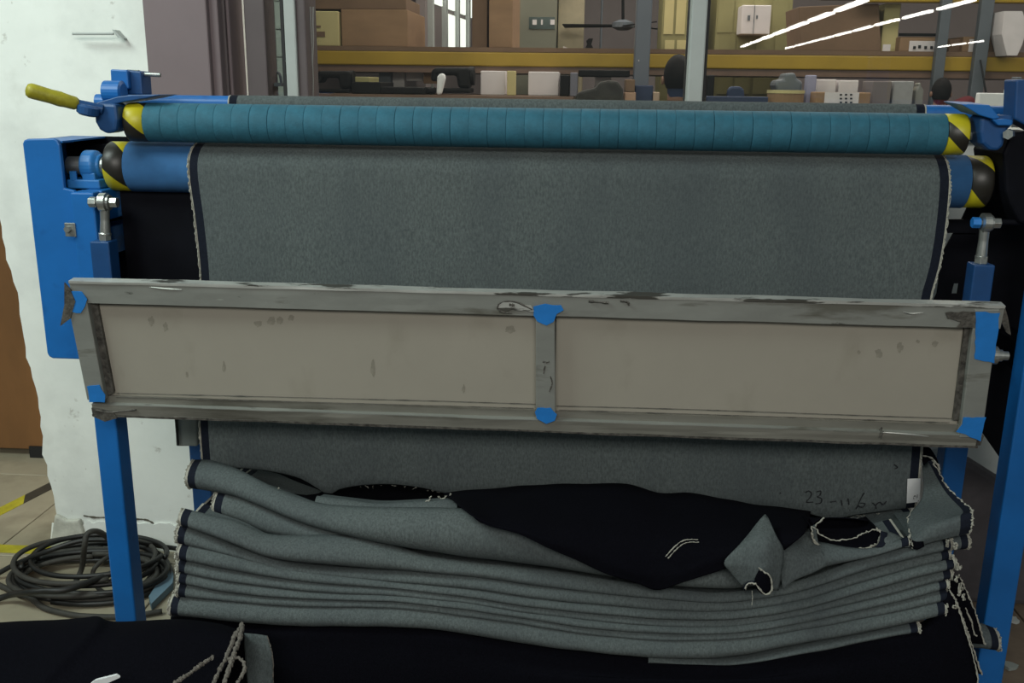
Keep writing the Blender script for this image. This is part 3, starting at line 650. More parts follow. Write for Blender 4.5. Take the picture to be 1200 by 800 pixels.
# sticker and handwriting
s0 = [P(x, y, Yl-0.004) for x, y in ((1063.5, 561), (1079, 560.5), (1077.5, 588), (1062.5, 589.5))]
st = MB().prism(s0, (0, 0.0012, 0)).build('paper_sticker', m_white, web)
mb = MB()
for k in range(7):
    x = 1070+random.uniform(0, 6); y = 580+random.uniform(0, 8); mb.tube([P(x, y, Yl-0.0046), P(x+random.uniform(.5, 2), y+random.uniform(-2, 2), Yl-0.0046)], 0.0006, 4)
mb.build('sticker_print', m_ink, web)
strokes = [[(944, 577), (948, 575), (951, 578), (949, 583), (945, 588), (953, 588)],
           [(957, 576), (962, 575), (961, 580), (958, 582), (963, 584), (962, 589), (956, 590)],
           [(973, 588), (980, 587)], [(986, 586), (987, 592)], [(994, 584), (995, 591)],
           [(1013, 577), (1009, 584), (1006, 592), (1011, 594), (1014, 590), (1008, 589)], [(1003, 596), (1006, 592)],
           [(1023, 589), (1026, 592), (1027, 596)], [(1026, 592), (1031, 588), (1035, 591), (1039, 587)],
           [(1048, 544), (1052, 547), (1049, 549)], [(914, 577), (915, 578)]]
for s in strokes:
    MB().tube(cr([P(x, y, Yl-0.0035) for x, y in s], 16), 0.0011, 5, jit=0.3).build('pen_stroke', m_ink, web)

# ---- folds of the pile
def fold(name, st, back=0.45, drop=0.035, n=80, seed=1, ends=(True, True), full=1.0, base=0, wr=0.0035, parent=cloth, fr=True):
    """st: (px, upper y, lower y, depth Y) along the fold's front; rounded front, flat back"""
    tu = [(s[0], s[1]) for s in st]; tl = [(s[0], s[2]) for s in st]; ty = [(s[0], s[3]) for s in st]
    x0 = st[0][0]; x1 = st[-1][0]; px = cols(x0, x1, n, (2.6, 11.0), *ends)
    prof = []
    rows = None; NA = 11
    nrow = NA+4
    rows = [[] for _ in range(nrow)]
    for x in px:
        Y = lin(ty, x); pu = P(x, lin(tu, x), Y); pl = P(x, lin(tl, x), Y)
        zu, zl = pu.z, pl.z; r = max(0.004, (zu-zl)/2); zc = (zu+zl)/2; X = pu.x
        dep = min(0.05, max(r*1.7, 0.014))*full
        w1 = wr*nz((X*5, seed*3.3, 0), 1)+wr*0.5*nz((X*16, seed*5.1, 2), 1)
        q = [Vector((X, Y+back, zu-drop-0.001))]
        q.append(Vector((X, Y+dep+0.05*min(1, back*3), zu-drop*0.35-0.0006)))
        for k in range(NA):
            an = math.pi/2-math.pi*k/(NA-1)
            wv = 0.0022*nz((X*9, k*0.35, seed*7.7), 1)
            q.append(Vector((X, Y+dep+w1-math.cos(an)*(dep)+wv, zc+math.sin(an)*r)))
        q.append(Vector((X, Y+dep+0.05*min(1, back*3), zl+0.0006))); q.append(Vector((X, Y+back, zl+0.001)))
        for a, b in zip(rows, q): a.append(b)
    o = sheet(name, rows, parent, ends, base=base)
    if fr:
        if ends[0]: fringe([r[0] for r in rows[1:-1]], o, 0.0014, 0.0024)
        if ends[1]: fringe([r[-1] for r in rows[1:-1]], o, 0.0014, 0.0024)
    return o
SX = [205, 270, 340, 410, 480, 550, 620, 700, 780, 860, 940, 1010, 1075, 1115]
B1 = [577, 588, 613, 634, 650, 662, 670, 681, 692, 697, 684, 660, 642, 634]
B2 = [619, 644, 665, 672, 675, 680, 690, 699, 706, 708, 696, 674, 657, 648]
B3 = [643, 655, 671, 680, 687, 694, 704, 713, 719, 719, 707, 687, 669, 658]
B4 = [660, 674, 683, 689, 694, 703, 713, 722, 729, 729, 716, 698, 681, 670]
B5 = [674, 686, 695, 699, 702, 710, 721, 731, 737, 737, 724, 708, 692, 682]
B6 = [686, 699, 704, 706, 709, 717, 728, 739, 745, 744, 732, 718, 703, 693]
B7 = [704, 708, 713, 714, 717, 725, 736, 748, 753, 751, 741, 729, 715, 706]
B8 = [727, 736, 741, 741, 743, 752, 764, 771, 778, 777, 761, 747, 733, 723]
def band(up_, lo_, xl, xr, yl, ym, yr, over=1.0):
    tu = list(zip(SX, up_)); tl = list(zip(SX, lo_)); ky = [(xl, yl), ((xl+xr)/2, ym), (xr, yr)]
    xs = [xl]+[x for x in SX if xl+12 < x < xr-12]+[xr]
    return [(x, lin(tu, x)-over, lin(tl, x)+0.2, lin(ky, x)) for x in xs]
B0 = [546, 558, 590, 604, 606, 607, 615, 640, 662, 668, 640, 628, 620, 612]
# topmost roll, its left end lying further back and higher
fold('fold', [(216, 548, 579, 1.93), (240, 549, 583, 1.92), (270, 560, 589, 1.90), (305, 576, 601, 1.87), (340, 590, 615, 1.84), (375, 600, 627, 1.82), (410, 604, 637, 1.80), (450, 606, 647, 1.785), (500, 607, 656, 1.775), (560, 609, 665, 1.77), (620, 618, 671, 1.77), (700, 645, 682, 1.77), (780, 665, 693, 1.77), (860, 664, 698, 1.77), (920, 651, 690, 1.77), (960, 646, 675, 1.77), (1000, 647, 661, 1.77), (1030, 644, 652, 1.77), (1069, 632, 642, 1.775)], back=0.13, drop=0.085, seed=1, wr=0.004)
# short mauve-grey end tucked under the roll
fold('fold', [(247, 583, 607, 1.905), (280, 588, 622, 1.89), (308, 600, 634, 1.87), (357, 618, 638, 1.84), (420, 634, 645, 1.82)], back=0.25, seed=2, n=30, ends=(True, False))
fold('fold', [(208, 602, 620, 1.80), (240, 611, 631, 1.79)]+[(x, u, l, 1.775) for x, u, l in ((270, 620, 644), (305, 634, 657), (340, 638, 665), (400, 640, 672), (450, 648, 674), (500, 658, 676), (560, 665, 681), (620, 672, 690), (700, 683, 699), (780, 693, 706), (830, 698, 709), (880, 695, 706), (940, 684, 696), (1010, 660, 674), (1075, 643, 657), (1118, 633, 648))], back=0.13, drop=0.08, seed=3)
fold('fold', band(B2, B3, 204, 1116, 1.80, 1.770, 1.785), seed=4)
fold('fold', band(B3, B4, 206, 1122, 1.785, 1.765, 1.775), seed=5)
fold('fold', band(B4, B5, 204, 1118, 1.785, 1.768, 1.78), seed=6)
fold('fold', band(B5, B6, 206, 1113, 1.78, 1.762, 1.775), seed=7)
fold('fold', band(B6, B7, 205, 1114, 1.78, 1.765, 1.775), seed=8)
fold('fold', band(B7, B8, 196, 1111, 1.77, 1.755, 1.765), seed=9, wr=0.005)
fold('fold', [(760, 772, 779, 1.765), (830, 777, 781, 1.765), (872, 775, 780, 1.765), (945, 760, 768, 1.765), (1018, 746, 754, 1.765), (1079, 733, 744, 1.765)], seed=10, n=30, ends=(False, True))
# fold K, seen just behind the top roll
fold('fold', [(368, 586, 600, 1.885), (400, 590, 604, 1.875), (440, 594, 606, 1.865), (490, 592, 607, 1.86), (515, 591, 607, 1.86), (535, 592, 609, 1.86)], back=0.08, drop=0.02, seed=12, n=30, ends=(False, False))
# second small end behind the right flap
fold('fold', [(1085, 640, 652, 1.80), (1110, 634, 650, 1.80), (1139, 628, 649, 1.80)], back=0.2, seed=13, n=14, ends=(False, True))
# dark face of the next layer lying behind the roll, under the web
def dsheet(name, rows, nu, nv, base=1, parent=cloth, bands=(False, False), amp=0.004, sc=6, seed=0, clear=True):
    g = loft(rows, nu, nv)
    g = [[p+Vector((0, amp*nz(p, sc, seed), amp*0.6*nz(p, sc*1.3, seed+5))) for p in r] for r in g]
    o = sheet(name, g, parent, bands, base=base)
    s = o.modifiers.new('solid', 'SOLIDIFY'); s.thickness = 0.0018; s.offset = 0
    return o, g
dsheet('dark_fold', [[P(x, y-6, 2.26) for x, y in ((240, 552), (420, 560), (560, 566), (700, 568), (850, 578), (1060, 592))],
                     [P(x, y, 2.06) for x, y in ((245, 560), (420, 586), (560, 590), (700, 590), (850, 604), (1060, 618))],
                     [P(x, y, 1.93) for x, y in ((262, 566), (420, 598), (560, 604), (700, 610), (850, 620), (1060, 628))]], 40, 12, seed=2)
# torn pale edge at the cavity's left
fringe([P(x, y, 1.90) for x, y in ((326, 571), (331, 578), (336, 586), (345, 590), (357, 590), (370, 592))], cloth, 0.0016, 0.0022)
fringe([P(x, y, 1.88) for x, y in ((482, 596), (490, 592), (500, 587), (506, 582)) ], cloth, 0.0012, 0.002)
fringe([P(x, y, 1.93) for x, y in ((512, 582), (520, 583), (527, 579))], cloth, 0.0014, 0.003)
# big dark drape hanging over the front
top = [(520, 576), (560, 572), (615, 570), (675, 568), (731, 568), (773, 578), (810, 580), (850, 586), (900, 592), (950, 600)]
mid = [(535, 590), (575, 600), (625, 605), (680, 612), (735, 622), (780, 628), (820, 630), (855, 628), (895, 620), (945, 620)]
mi2 = [(548, 600), (585, 614), (632, 625), (685, 642), (740, 662), (775, 668), (812, 660), (845, 648), (885, 640), (935, 632)]
bot = [(562, 611), (596, 622), (640, 639), (690, 663), (745, 683), (771, 692), (803, 681), (838, 671), (868, 660), (920, 645)]
dr, dg = dsheet('dark_drape', [[P(x, y, 2.06) for x, y in top], [P(x, y+3, 1.97) for x, y in top], [P(x, y, 1.795) for x, y in mid], [P(x, y, 1.742) for x, y in mi2], [P(x, y, 1.735) for x, y in bot]], 70, 40, amp=0.008, sc=9, seed=4)
tag(dr, 'dark indigo face of the cloth draped over the pile')
for s in ([(780, 652), (788, 643), (797, 635), (806, 632), (818, 632)], [(783, 654), (791, 645), (799, 638), (808, 635), (819, 635)]):
    fringe([P(x, y, 1.735) for x, y in s], dr, 0.0009, 0.0004, name='loose_thread')
# grey triangular turned-up flap with rolled hem
fl1, _ = dsheet('turned_flap', [[P(896, 603, 1.79), P(897, 603, 1.79), P(898, 604, 1.79), P(899, 605, 1.79)],
                              [P(868, 638, 1.735), P(884, 632, 1.728), P(898, 634, 1.722), P(909, 626, 1.745)],
                              [P(849, 657, 1.722), P(872, 658, 1.715), P(897, 660, 1.71), P(918, 645, 1.735)],
                              [P(856, 670, 1.722), P(874, 668, 1.715), P(895, 672, 1.71), P(916, 668, 1.735)],
                              [P(870, 687, 1.725), P(880, 684, 1.718), P(892, 690, 1.715), P(912, 692, 1.735)]], 24, 24, base=0, amp=0.004, sc=16, seed=9)
tag(fl1, 'small grey corner turned up over the dark drape')
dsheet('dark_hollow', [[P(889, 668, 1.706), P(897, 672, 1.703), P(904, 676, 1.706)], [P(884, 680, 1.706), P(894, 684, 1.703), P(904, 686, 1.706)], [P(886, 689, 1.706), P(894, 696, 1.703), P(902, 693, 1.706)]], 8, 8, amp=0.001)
fringe([P(x, y, 1.698) for x, y in ((874, 691), (874, 686), (879, 683), (886, 684), (890, 690), (896, 696), (902, 694), (905, 686), (902, 675), (895, 669), (889, 665))], fl1, 0.0016, 0.0012)
fringe([P(x, y, 1.708) for x, y in ((881, 692), (882, 700), (881, 709))], fl1, 0.0007, 0.0004, name='loose_thread')
dsheet('dark_band', [[P(870, 688, 1.712), P(876, 681, 1.708), P(886, 681, 1.708), P(891, 686, 1.708)], [P(873, 692, 1.710), P(878, 685, 1.705), P(886, 685, 1.705), P(890, 690, 1.705)]], 10, 4, amp=0.0, base=2)
# second flap to its right, joining the layer below
dsheet('turned_flap', [[P(899, 605, 1.865), P(915, 630, 1.84), P(940, 622, 1.84), P(955, 614, 1.84)], [P(910, 640, 1.79), P(922, 640, 1.79), P(945, 640, 1.80), P(960, 640, 1.80)], [P(914, 668, 1.765), P(925, 662, 1.762), P(945, 655, 1.77), P(965, 648, 1.78)], [P(917, 692, 1.755), P(930, 682, 1.752), P(950, 672, 1.76), P(970, 662, 1.77)]], 16, 16, base=0, amp=0.004, sc=14, seed=3)
# curled tube end with ragged pale rim
def curl():
    cx = [(948, 628, 617), (960, 640, 610), (980, 642, 613), (1000, 640, 614), (1020, 640, 606), (1030, 634, 603)]
    rim_lo = [P(x, y, 1.80) for x, y in ((951, 617), (953, 630), (958, 638), (975, 642), (1000, 643), (1020, 641), (1030, 634), (1032, 625), (1027, 619))]
    rim_up = [P(x, y, 1.88) for x, y in ((951, 617), (957, 610), (965, 607), (975, 606), (995, 607), (1010, 609), (1018, 611), (1023, 614), (1027, 619))]
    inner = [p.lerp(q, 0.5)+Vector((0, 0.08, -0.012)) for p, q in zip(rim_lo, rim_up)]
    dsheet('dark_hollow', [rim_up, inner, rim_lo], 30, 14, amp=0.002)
    fringe(rim_lo, cloth, 0.0022, 0.0018); fringe([P(x, y, 1.86) for x, y in ((953, 628), (955, 617), (963, 609), (966, 606))], cloth, 0.0016, 0.001)
    fringe([P(x, y, 1.79) for x, y in ((953, 617), (965, 628), (980, 633), (1000, 630), (1010, 625), (1018, 622), (1027, 620))], cloth, 0.0012, 0.0016)
    dsheet('turned_flap', [[P(1031, 622, 1.802), P(1045, 624, 1.81), P(1062, 632, 1.81)], [P(1032, 630, 1.79), P(1046, 632, 1.79), P(1066, 637, 1.79)], [P(1028, 640, 1.78), P(1045, 642, 1.78), P(1068, 640, 1.78)]], 14, 10, base=0, amp=0.001)
    dsheet('dark_band', [[P(1032, 622, 1.798), P(1036, 623, 1.798), P(1040, 624, 1.80)], [P(1031, 633, 1.785), P(1035, 635, 1.785), P(1038, 636, 1.785)], [P(1026, 641, 1.778), P(1030, 641, 1.778), P(1034, 641, 1.778)]], 6, 8, amp=0.0, base=2)
curl()
# right flap rising to the web's edge, with its selvedge
tf, tg = dsheet('side_flap', [[P(1081, 546, 2.03), P(1084, 545, 2.03), P(1088, 541, 2.03), P(1092, 540, 2.03)], [P(1081, 582, 1.92), P(1092, 579, 1.92), P(1108, 575, 1.92), P(1112, 573, 1.92)], [P(1064, 606, 1.84), P(1090, 603, 1.82), P(1130, 597, 1.82), P(1136, 595, 1.82)], [P(1066, 624, 1.80), P(1090, 616, 1.775), P(1128, 604, 1.775), P(1138, 600, 1.775)], [P(1068, 634, 1.775), P(1092, 627, 1.765), P(1128, 617, 1.765), P(1139, 614, 1.765)], [P(1070, 641, 1.775), P(1092, 635, 1.77), P(1126, 627, 1.77), P(1136, 624, 1.77)]], 20, 30, base=0, amp=0.002)
tag(tf, 'grey side flap with dark selvedge at the pile\'s right end')
e0 = [r[-1] for r in tg]; e1 = [r[-8] for r in tg]
v, f = grid([[p+Vector((0, -.0016, .0012)) for p in e0], [p+Vector((0, -.0016, .0012)) for p in e1]]); mk('dark_band', v, f, m_band, tf, solid=(0.001, 0))
fringe([p+Vector((0, -.002, .001)) for p in e0], tf, 0.0016, 0.0018)
fringe([r[0]+Vector((0, -.002, 0)) for r in tg[8:]], tf, 0.0011, 0.0022)
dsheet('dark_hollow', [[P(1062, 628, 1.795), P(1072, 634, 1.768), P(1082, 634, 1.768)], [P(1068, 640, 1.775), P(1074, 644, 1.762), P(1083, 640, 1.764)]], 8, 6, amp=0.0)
# loose dark end beside the web's right edge (upper)
dsheet('side_flap', [[P(1080, 524, 2.06), P(1085, 523, 2.06), P(1090, 525, 2.06)], [P(1080, 535, 2.05), P(1090, 532, 2.05), P(1098, 538, 2.05)], [P(1082, 545, 2.04), P(1092, 548, 2.04), P(1102, 552, 2.04)]], 10, 10, base=1, amp=0.001)
fringe([P(x, y, 2.035) for x, y in ((1082, 534), (1090, 536), (1097, 542), (1101, 550), (1096, 554), (1092, 551))], cloth, 0.0018, 0.001)
# pale yarn clumps on the right ends
for (x, y, r) in ((1121, 676, 5), (1126, 690, 6), (1129, 699, 4), (1118, 655, 4), (1124, 664, 4), (1119, 708, 4), (1111, 637, 4), (1120, 640, 4)):
    pts = [P(x+random.uniform(-r, r)*0.6, y+random.uniform(-r, r)*1.2, 1.765+random.uniform(-.006, .006)) for _ in range(9)]
    MB().tube(cr(pts, 40), 0.0014, 5, jit=0.5).build('yarn_clump', m_yarn, cloth)
# left edge selvedge, same treatment
for (x, y, r) in ((206, 650, 4), (207, 668, 4), (206, 690, 4), (200, 716, 4), (207, 630, 3)):
    pts = [P(x+random.uniform(-r, r)*0.4, y+random.uniform(-r, r)*1.3, 1.775+random.uniform(-.006, .006)) for _ in range(8)]
    MB().tube(cr(pts, 34), 0.0015, 5, jit=0.4).build('yarn_clump', m_yarn, cloth)
# dark cloth hanging under the pile to the floor
lowx = [(200, 724), (300, 735), (400, 735), (520, 740), (640, 758), (780, 772), (880, 770), (1000, 748), (1080, 733), (1112, 690)]
def low_pt(x, y, Y, z=None):
    p = P(x, y, Y); 
    if z is not None: p = Vector((p.x, Y, z))
    return p
ls, lg = dsheet('dark_drop', [[P(x, y-4, 1.86) for x, y in lowx], [P(x, y, 1.782) for x, y in lowx],
                      [P(x+d, y+25, 1.765) for (x, y), d in zip(lowx, (0, 0, 0, 0, 0, 0, 0, 2, 5, 12))],
                      [low_pt(x+d, 800, 1.752) for (x, y), d in zip(lowx, (0, 0, 0, 0, 0, 0, 0, 10, 20, 34))],
                      [low_pt(x+d, 800, 1.752, 0.1) for (x, y), d in zip(lowx, (0, 0, 0, 0, 0, 0, 0, 10, 20, 36))],
                      [low_pt(x+d, 800, 1.745, 0.004) for (x, y), d in zip(lowx, (0, 0, 0, 0, 0, 0, 0, 10, 20, 36))]], 50, 30, amp=0.004, sc=5, seed=6)
tag(ls, 'dark indigo cloth hanging below the pile')
fringe([r[-1]+Vector((0, -.002, 0)) for r in lg[4:]], ls, 0.0014, 0.0008)
# two more dark layers fanning out behind it on the right
for k, (tops, col) in enumerate((([(1119, 700), (1133, 738), (1150, 790)], 0), ([(1125, 676), (1142, 715), (1154, 755)], 1))):
    Yk = 1.80+0.03*k
    e = [P(x, y, Yk) for x, y in tops]; ins = [P(x-45, y-5, Yk+0.01) for x, y in tops]
    o, g = dsheet('dark_layer', [[a, a.lerp(b, 0.5), b] for a, b in zip(ins, e)], 8, 12, amp=0.002, seed=k)
    fringe([r[-1]+Vector((0, -.002, 0)) for r in g], o, 0.0016, 0.0012)
fringe([P(x, y, 1.80) for x, y in ((1131, 712), (1138, 727), (1142, 742), (1145, 745))], cloth, 0.0015, 0.001)
# small grey rolled end sticking out at lower right
fold('fold', [(1140, 742, 765, 1.86), (1156, 742, 767, 1.86), (1175, 747, 769, 1.86)], back=0.12, seed=20, n=12, ends=(False, True))
# body of the pile that the front folds belong to
MB().hexa([(-0.80, 1.87, 0.0), (0.70, 1.87, 0.0), (0.70, 2.36, 0.0), (-0.80, 2.36, 0.0), (-0.80, 1.87, 0.27), (0.66, 1.87, 0.25), (0.66, 2.36, 0.25), (-0.80, 2.36, 0.27)]).build('pile_core', m_ind, cloth, bevel=0.02)

# ---- dark cloth heap in the left foreground
hp = empty('dark_cloth_heap', (-0.9, 1.6, 0)); tag(hp, 'near-black denim heap at lower left with frayed cut edges', 'fabric')
rowsH = []
tp = [(-120, 736), (-40, 732), (0, 731), (60, 729), (98, 725), (112, 723), (128, 728), (170, 727), (220, 727), (262, 730), (284, 737)]
rowsH.append([Vector((P(x, y, 1.71).x, 1.728, 0.0)) for x, y in tp])
rowsH.append([Vector((P(x, y, 1.71).x, 1.722, P(x, y, 1.71).z-0.06)) for x, y in tp])
rowsH.append([P(x, y, 1.70) for x, y in tp])
rowsH.append([P(x, y+14, 1.60)+Vector((0, 0, 0.004)) for x, y in tp])
rowsH.append([Vector((P(x, y, 1.70).x, 1.48, P(x, y, 1.70).z-0.02)) for x, y in tp])
rowsH.append([Vector((P(x, y, 1.70).x, 1.36, P(x, y, 1.70).z-0.10)) for x, y in tp])
rowsH.append([Vector((P(x, y, 1.70).x, 1.31, 0.0)) for x, y in tp])
g = loft(rowsH, 60, 44)
g = [[Vector((p.x, p.y+0.012*nz(p, 7, 2), max(0.001, p.z+(0.010*nz(p, 6, 1) if p.z > 0.03 else 0)))) for p in r] for r in g]
sheet('heap_layer', g, hp, (False, False), base=1)
# turned-back grey piece and its edges at the heap's right end
gb, gg = dsheet('turned_back_piece', [[P(286, 741, 1.69), P(300, 742, 1.685), P(313, 744, 1.69)], [P(287, 765, 1.675), P(303, 765, 1.665), P(319, 766, 1.675)], [P(290, 800, 1.66), P(305, 800, 1.65), P(320, 800, 1.66)], [P(290, 840, 1.64), P(305, 840, 1.63), P(320, 840, 1.64)]], 14, 18, base=0, parent=hp, amp=0.002)
fringe([r[-1] for r in gg], hp, 0.0012, 0.0006, m_rope)
for pts, r in (([(283, 731), (278, 742), (271, 756), (264, 772), (256, 788), (248, 806)], 0.0045), ([(284, 733), (281, 748), (274, 766), (268, 785), (260, 806)], 0.0050), ([(267, 772), (274, 770), (283, 773), (287, 782), (283, 792), (276, 804)], 0.0038), ([(250, 769), (238, 777), (222, 789), (200, 803)], 0.0045), ([(276, 740), (272, 752), (268, 764)], 0.004)):
    c = cr([P(x, y, lin([(728, 1.690), (736, 1.665), (750, 1.595), (775, 1.525), (806, 1.45)], y)-0.012) for x, y in pts], 60); c = [p+Vector((random.uniform(-1, 1), random.uniform(-1, 1), random.uniform(-1, 1)))*0.0012 for p in c]
    MB().tube(c, r*0.75, 7, jit=0.4).build('frayed_edge', m_rope, hp)
q = [P(106, 801, 1.44), P(112, 797, 1.44), P(136, 791, 1.44), P(140, 794, 1.44), P(120, 803, 1.44)]
MB().prism(q, (0, 0.004, 0.001)).build('paper_tag', m_white, hp)

# ================================================================== CABLES ON THE FLOOR
def ell(cx, cy, rx, ry, turns, z0, dz, ph=0, wob=0.006, n=70):
    """coil round the picture ellipse on the floor plane"""
    o = PF(cx, cy); ax = (PF(cx+rx, cy)-o).length; ay = (PF(cx, cy+ry)-PF(cx, cy-ry)).length/2
    pts = []
    N = int(n*turns)
    for i in range(N):
        t = 2*math.pi*i/n+ph; k = 1+wob*5*math.sin(t*1.37+ph*3)
        pts.append(Vector((o.x+ax*k*math.cos(t), o.y+ay*k*math.sin(t), z0+dz*i/N+wob*0.5*(1+math.sin(t*2.3+ph)))))
    return pts
cc = empty('cable_coil', PF(105, 685)); tag(cc, 'coiled black cable on the floor behind the left blue post', 'cable')
for k, (cx, cy, rx, ry, tu, z0) in enumerate(((108, 680, 88, 26, 1.0, 0.008), (104, 682, 80, 22, 1.0, 0.010), (110, 679, 84, 29, 1.0, 0.022), (100, 683, 86, 25, 1.0, 0.026), (106, 678, 78, 24, 1.0, 0.040), (112, 680, 90, 28, 1.0, 0.010), (101, 676, 82, 27, 1.0, 0.050), (120, 674, 76, 25, 1.0, 0.060), (106, 684, 84, 22, 1.0, 0.018), (108, 686, 80, 21, 1.0, 0.03), (110, 685, 86, 23, 1.0, 0.034), (104, 684, 74, 19, 1.0, 0.016))):
    p = ell(cx, cy, rx, ry, tu+0.02, z0, 0.01, ph=k*0.9)
    MB().tube(p, 0.0075, 8).build('cable_loop', m_cable if k % 3 else m_cable2, cc, smooth=True)
def cable(pts, r, m, label, name='loose_cable'):
    w3 = [PF(x, y, z) for x, y, z in pts]; o = MB().tube(cr(w3, 70), r, 8).build(name, m, smooth=True); return tag(o, label, 'cable', None)
cable([(-10, 676, .01), (20, 660, .05), (55, 646, .10), (92, 634, .12), (128, 632, .12), (150, 633, .10), (196, 641, .03), (230, 645, .012)], 0.0075, m_cable, 'black cable rising from left edge over the coil towards the pile')
cable([(88, 683, .01), (96, 665, .05), (99, 640, .14), (102, 626, .17), (112, 622, .17), (124, 628, .14), (140, 645, .06), (165, 660, .012)], 0.008, m_cable2, 'dusty grey cable looping upright out of the coil')
cable([(-8, 682, .01), (18, 694, .012), (36, 701, .02), (52, 712, .012), (78, 719, .01), (105, 722, .01), (150, 722, .01), (190, 716, .01)], 0.0078, m_cable2, 'dusty cable running along floor in front of the coil to the post')
cable([(150, 648, .02), (128, 652, .05), (112, 664, .04), (109, 676, .02), (116, 690, .012), (130, 697, .01), (160, 702, .01)], 0.0065, m_cable2, 'thin grey loop lying over the right half of the coil')
cable([(-10, 704, .012), (12, 697, .03), (30, 694, .06), (50, 692, .07), (80, 690, .07), (130, 672, .07)], 0.009, m_cable, 'thick black cable entering from left edge onto the coil')
cable([(165, 648, .012), (180, 650, .02), (192, 662, .02), (190, 676, .015), (178, 684, .012), (168, 688, .010)], 0.0075, m_cable, 'black cable bend showing right of the left blue post')
# pale blue scrap behind the post
q = [PF(175, 706, .004), PF(200, 668, .004), PF(204, 680, .004), PF(203, 690, .004), PF(178, 715, .004)]
tag(MB().prism(q, (0, 0, 0.02)).build('blue_plate', mat('faded_blue_plate', (0.12, 0.20, 0.26), 0.6, var=0.1, scale=12)), 'faded pale blue plate on floor between left post and pile', 'plate')
# peg on the white wall
pg = empty('wall_peg', P(115, 42, WY)); tag(pg, 'small white peg fixed high on the white wall', 'peg')
a = P(85, 39.5, WY-0.035); b = P(133, 39.5, WY-0.035)
MB().cyl(a, b, 0.0035, 8).build('rod', m_wframe, pg)
MB().prism([P(131, 34.5, WY-0.03), P(134, 35, WY-0.03), P(143, 45, WY-0.03), P(138, 44, WY-0.03)], (0, 0.0295, 0)).build('hook', m_wframe, pg)
_q = [P(x, y, 2.52) for x, y in ((1112, 538), (1128, 537), (1142, 542), (1172, 561), (1230, 585), (1230, 700), (1112, 700))]  # dark board added here, shaped to the soft shade on the wall
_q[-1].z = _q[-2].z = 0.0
tag(MB().prism(_q, (0, 0.06, 0)).build('shade_board', mat('wall_shade_grey', (0.075, 0.068, 0.072), 0.95, var=0.3, scale=5, bump=0.3), bevel=0.02), 'dark grey board standing in for shade on the wall behind the right blue post', 'bundle')
# litter on the right floor
for (x, y, s, lab) in ((1187, 728, 5, 'pale paper scrap on dusty floor right of the right post'), (1183, 782, 6, 'crumpled greenish scrap at the right post\'s foot')):
    c = PF(x, y); rng = [(c+Vector((math.cos(t)*s*.003*(0.7+.5*random.random()), math.sin(t)*s*.003*(.7+.5*random.random()), 0.001))) for t in [k*0.7 for k in range(9)]]
    tag(MB().prism(rng, (0, 0, 0.008)).build('floor_scrap', m_wframe if y < 750 else m_grey), lab, 'scrap')

# ================================================================== THE OFFICE BEHIND THE GLASS
m_ybeam = mat('yellow_rack_steel', (0.34, 0.22, 0.012), 0.5, var=0.1, scale=6)
m_card = mat('brown_cardboard', (0.25, 0.155, 0.085), 0.85, var=0.12, scale=5, stretch=(1, 1, 3))
m_card2 = mat('dark_cardboard', (0.16, 0.10, 0.06), 0.85, var=0.15, scale=4)
m_cream = mat('cream_card', (0.48, 0.42, 0.20), 0.8, var=0.06, scale=5)
m_label = mat('white_label', (0.62, 0.58, 0.58), 0.8, var=0.05, scale=20)
m_upr = mat('grey_rack_post', (0.10, 0.115, 0.13), 0.5, var=0.1, scale=10)
m_owall = mat('office_wall', (0.20, 0.17, 0.165), 0.8, var=0.08, scale=2)
m_odark = mat('dark_machinery', (0.006, 0.0055, 0.005), 0.6, var=0.5, scale=14, spec=0.2)
m_oliv = mat('olive_cabinet', (0.235, 0.215, 0.09), 0.6, var=0.1, scale=5)
m_sage = mat('sage_cabinet', (0.15, 0.15, 0.11), 0.6, var=0.1, scale=5)
m_navy = mat('navy_partition', (0.018, 0.032, 0.075), 0.7, var=0.1, scale=6)
m_lilac = mat('lilac_post_paint', (0.25, 0.25, 0.36), 0.5)
m_table = mat('brown_table_top', (0.15, 0.09, 0.06), 0.5, var=0.2, scale=4)
m_bright = mat('reflection_pane', (0.8, 0.85, 0.8), 0.4, emit=((0.95, 1.0, 0.92), 1.1))  # glow of the mirrored window put into the panes
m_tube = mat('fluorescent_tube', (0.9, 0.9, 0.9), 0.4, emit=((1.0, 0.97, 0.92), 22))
tag(MB().box((-1.9, 7.6, 0), (5.0, 7.75, 3.0)).build('wall_office_back', m_owall), 'dim mauve office back wall', None, None, 'structure')
tag(MB().box((-1.2, 2.95, 3.0), (5.0, 7.75, 3.1)).build('ceiling', m_owall), 'office ceiling', None, None, 'structure')
tag(MB().box((4.6, 2.95, 0), (4.7, 7.6, 3.0)).build('wall_office_right', m_owall), 'office side wall', None, None, 'structure')
tag(MB().box((-1.9, 4.9, 0), (-1.8, 7.6, 3.0)).build('wall_office_left', m_owall), 'office side wall on the left', None, None, 'structure')
def obox(name, px0, py0, px1, py1, Y, dep, m, label, cat, group=None, parent=None, floor=False, bevel=0.004, base=None):
    a = P(px0, (py0+py1)/2, Y); b = P(px1, (py0+py1)/2, Y); z1 = P((px0+px1)/2, py0, Y).z; z0 = 0.0 if floor else (base if base is not None else P((px0+px1)/2, py1, Y).z)
    o = MB().box((a.x, Y, z0), (b.x, Y+dep, z1)).build(name, m, parent, bevel=bevel)
    if label: tag(o, label, cat, group)
    return o
def lab(parent, px0, py0, px1, py1, Y, m=None, name='label'):
    a = P(px0, (py0+py1)/2, Y); b = P(px1, (py0+py1)/2, Y); z1 = P((px0+px1)/2, py0, Y).z; z0 = P((px0+px1)/2, py1, Y).z
    return MB().box((a.x, Y-0.004, z0), (b.x, Y-0.0008, z1)).build(name, m or m_label, parent)
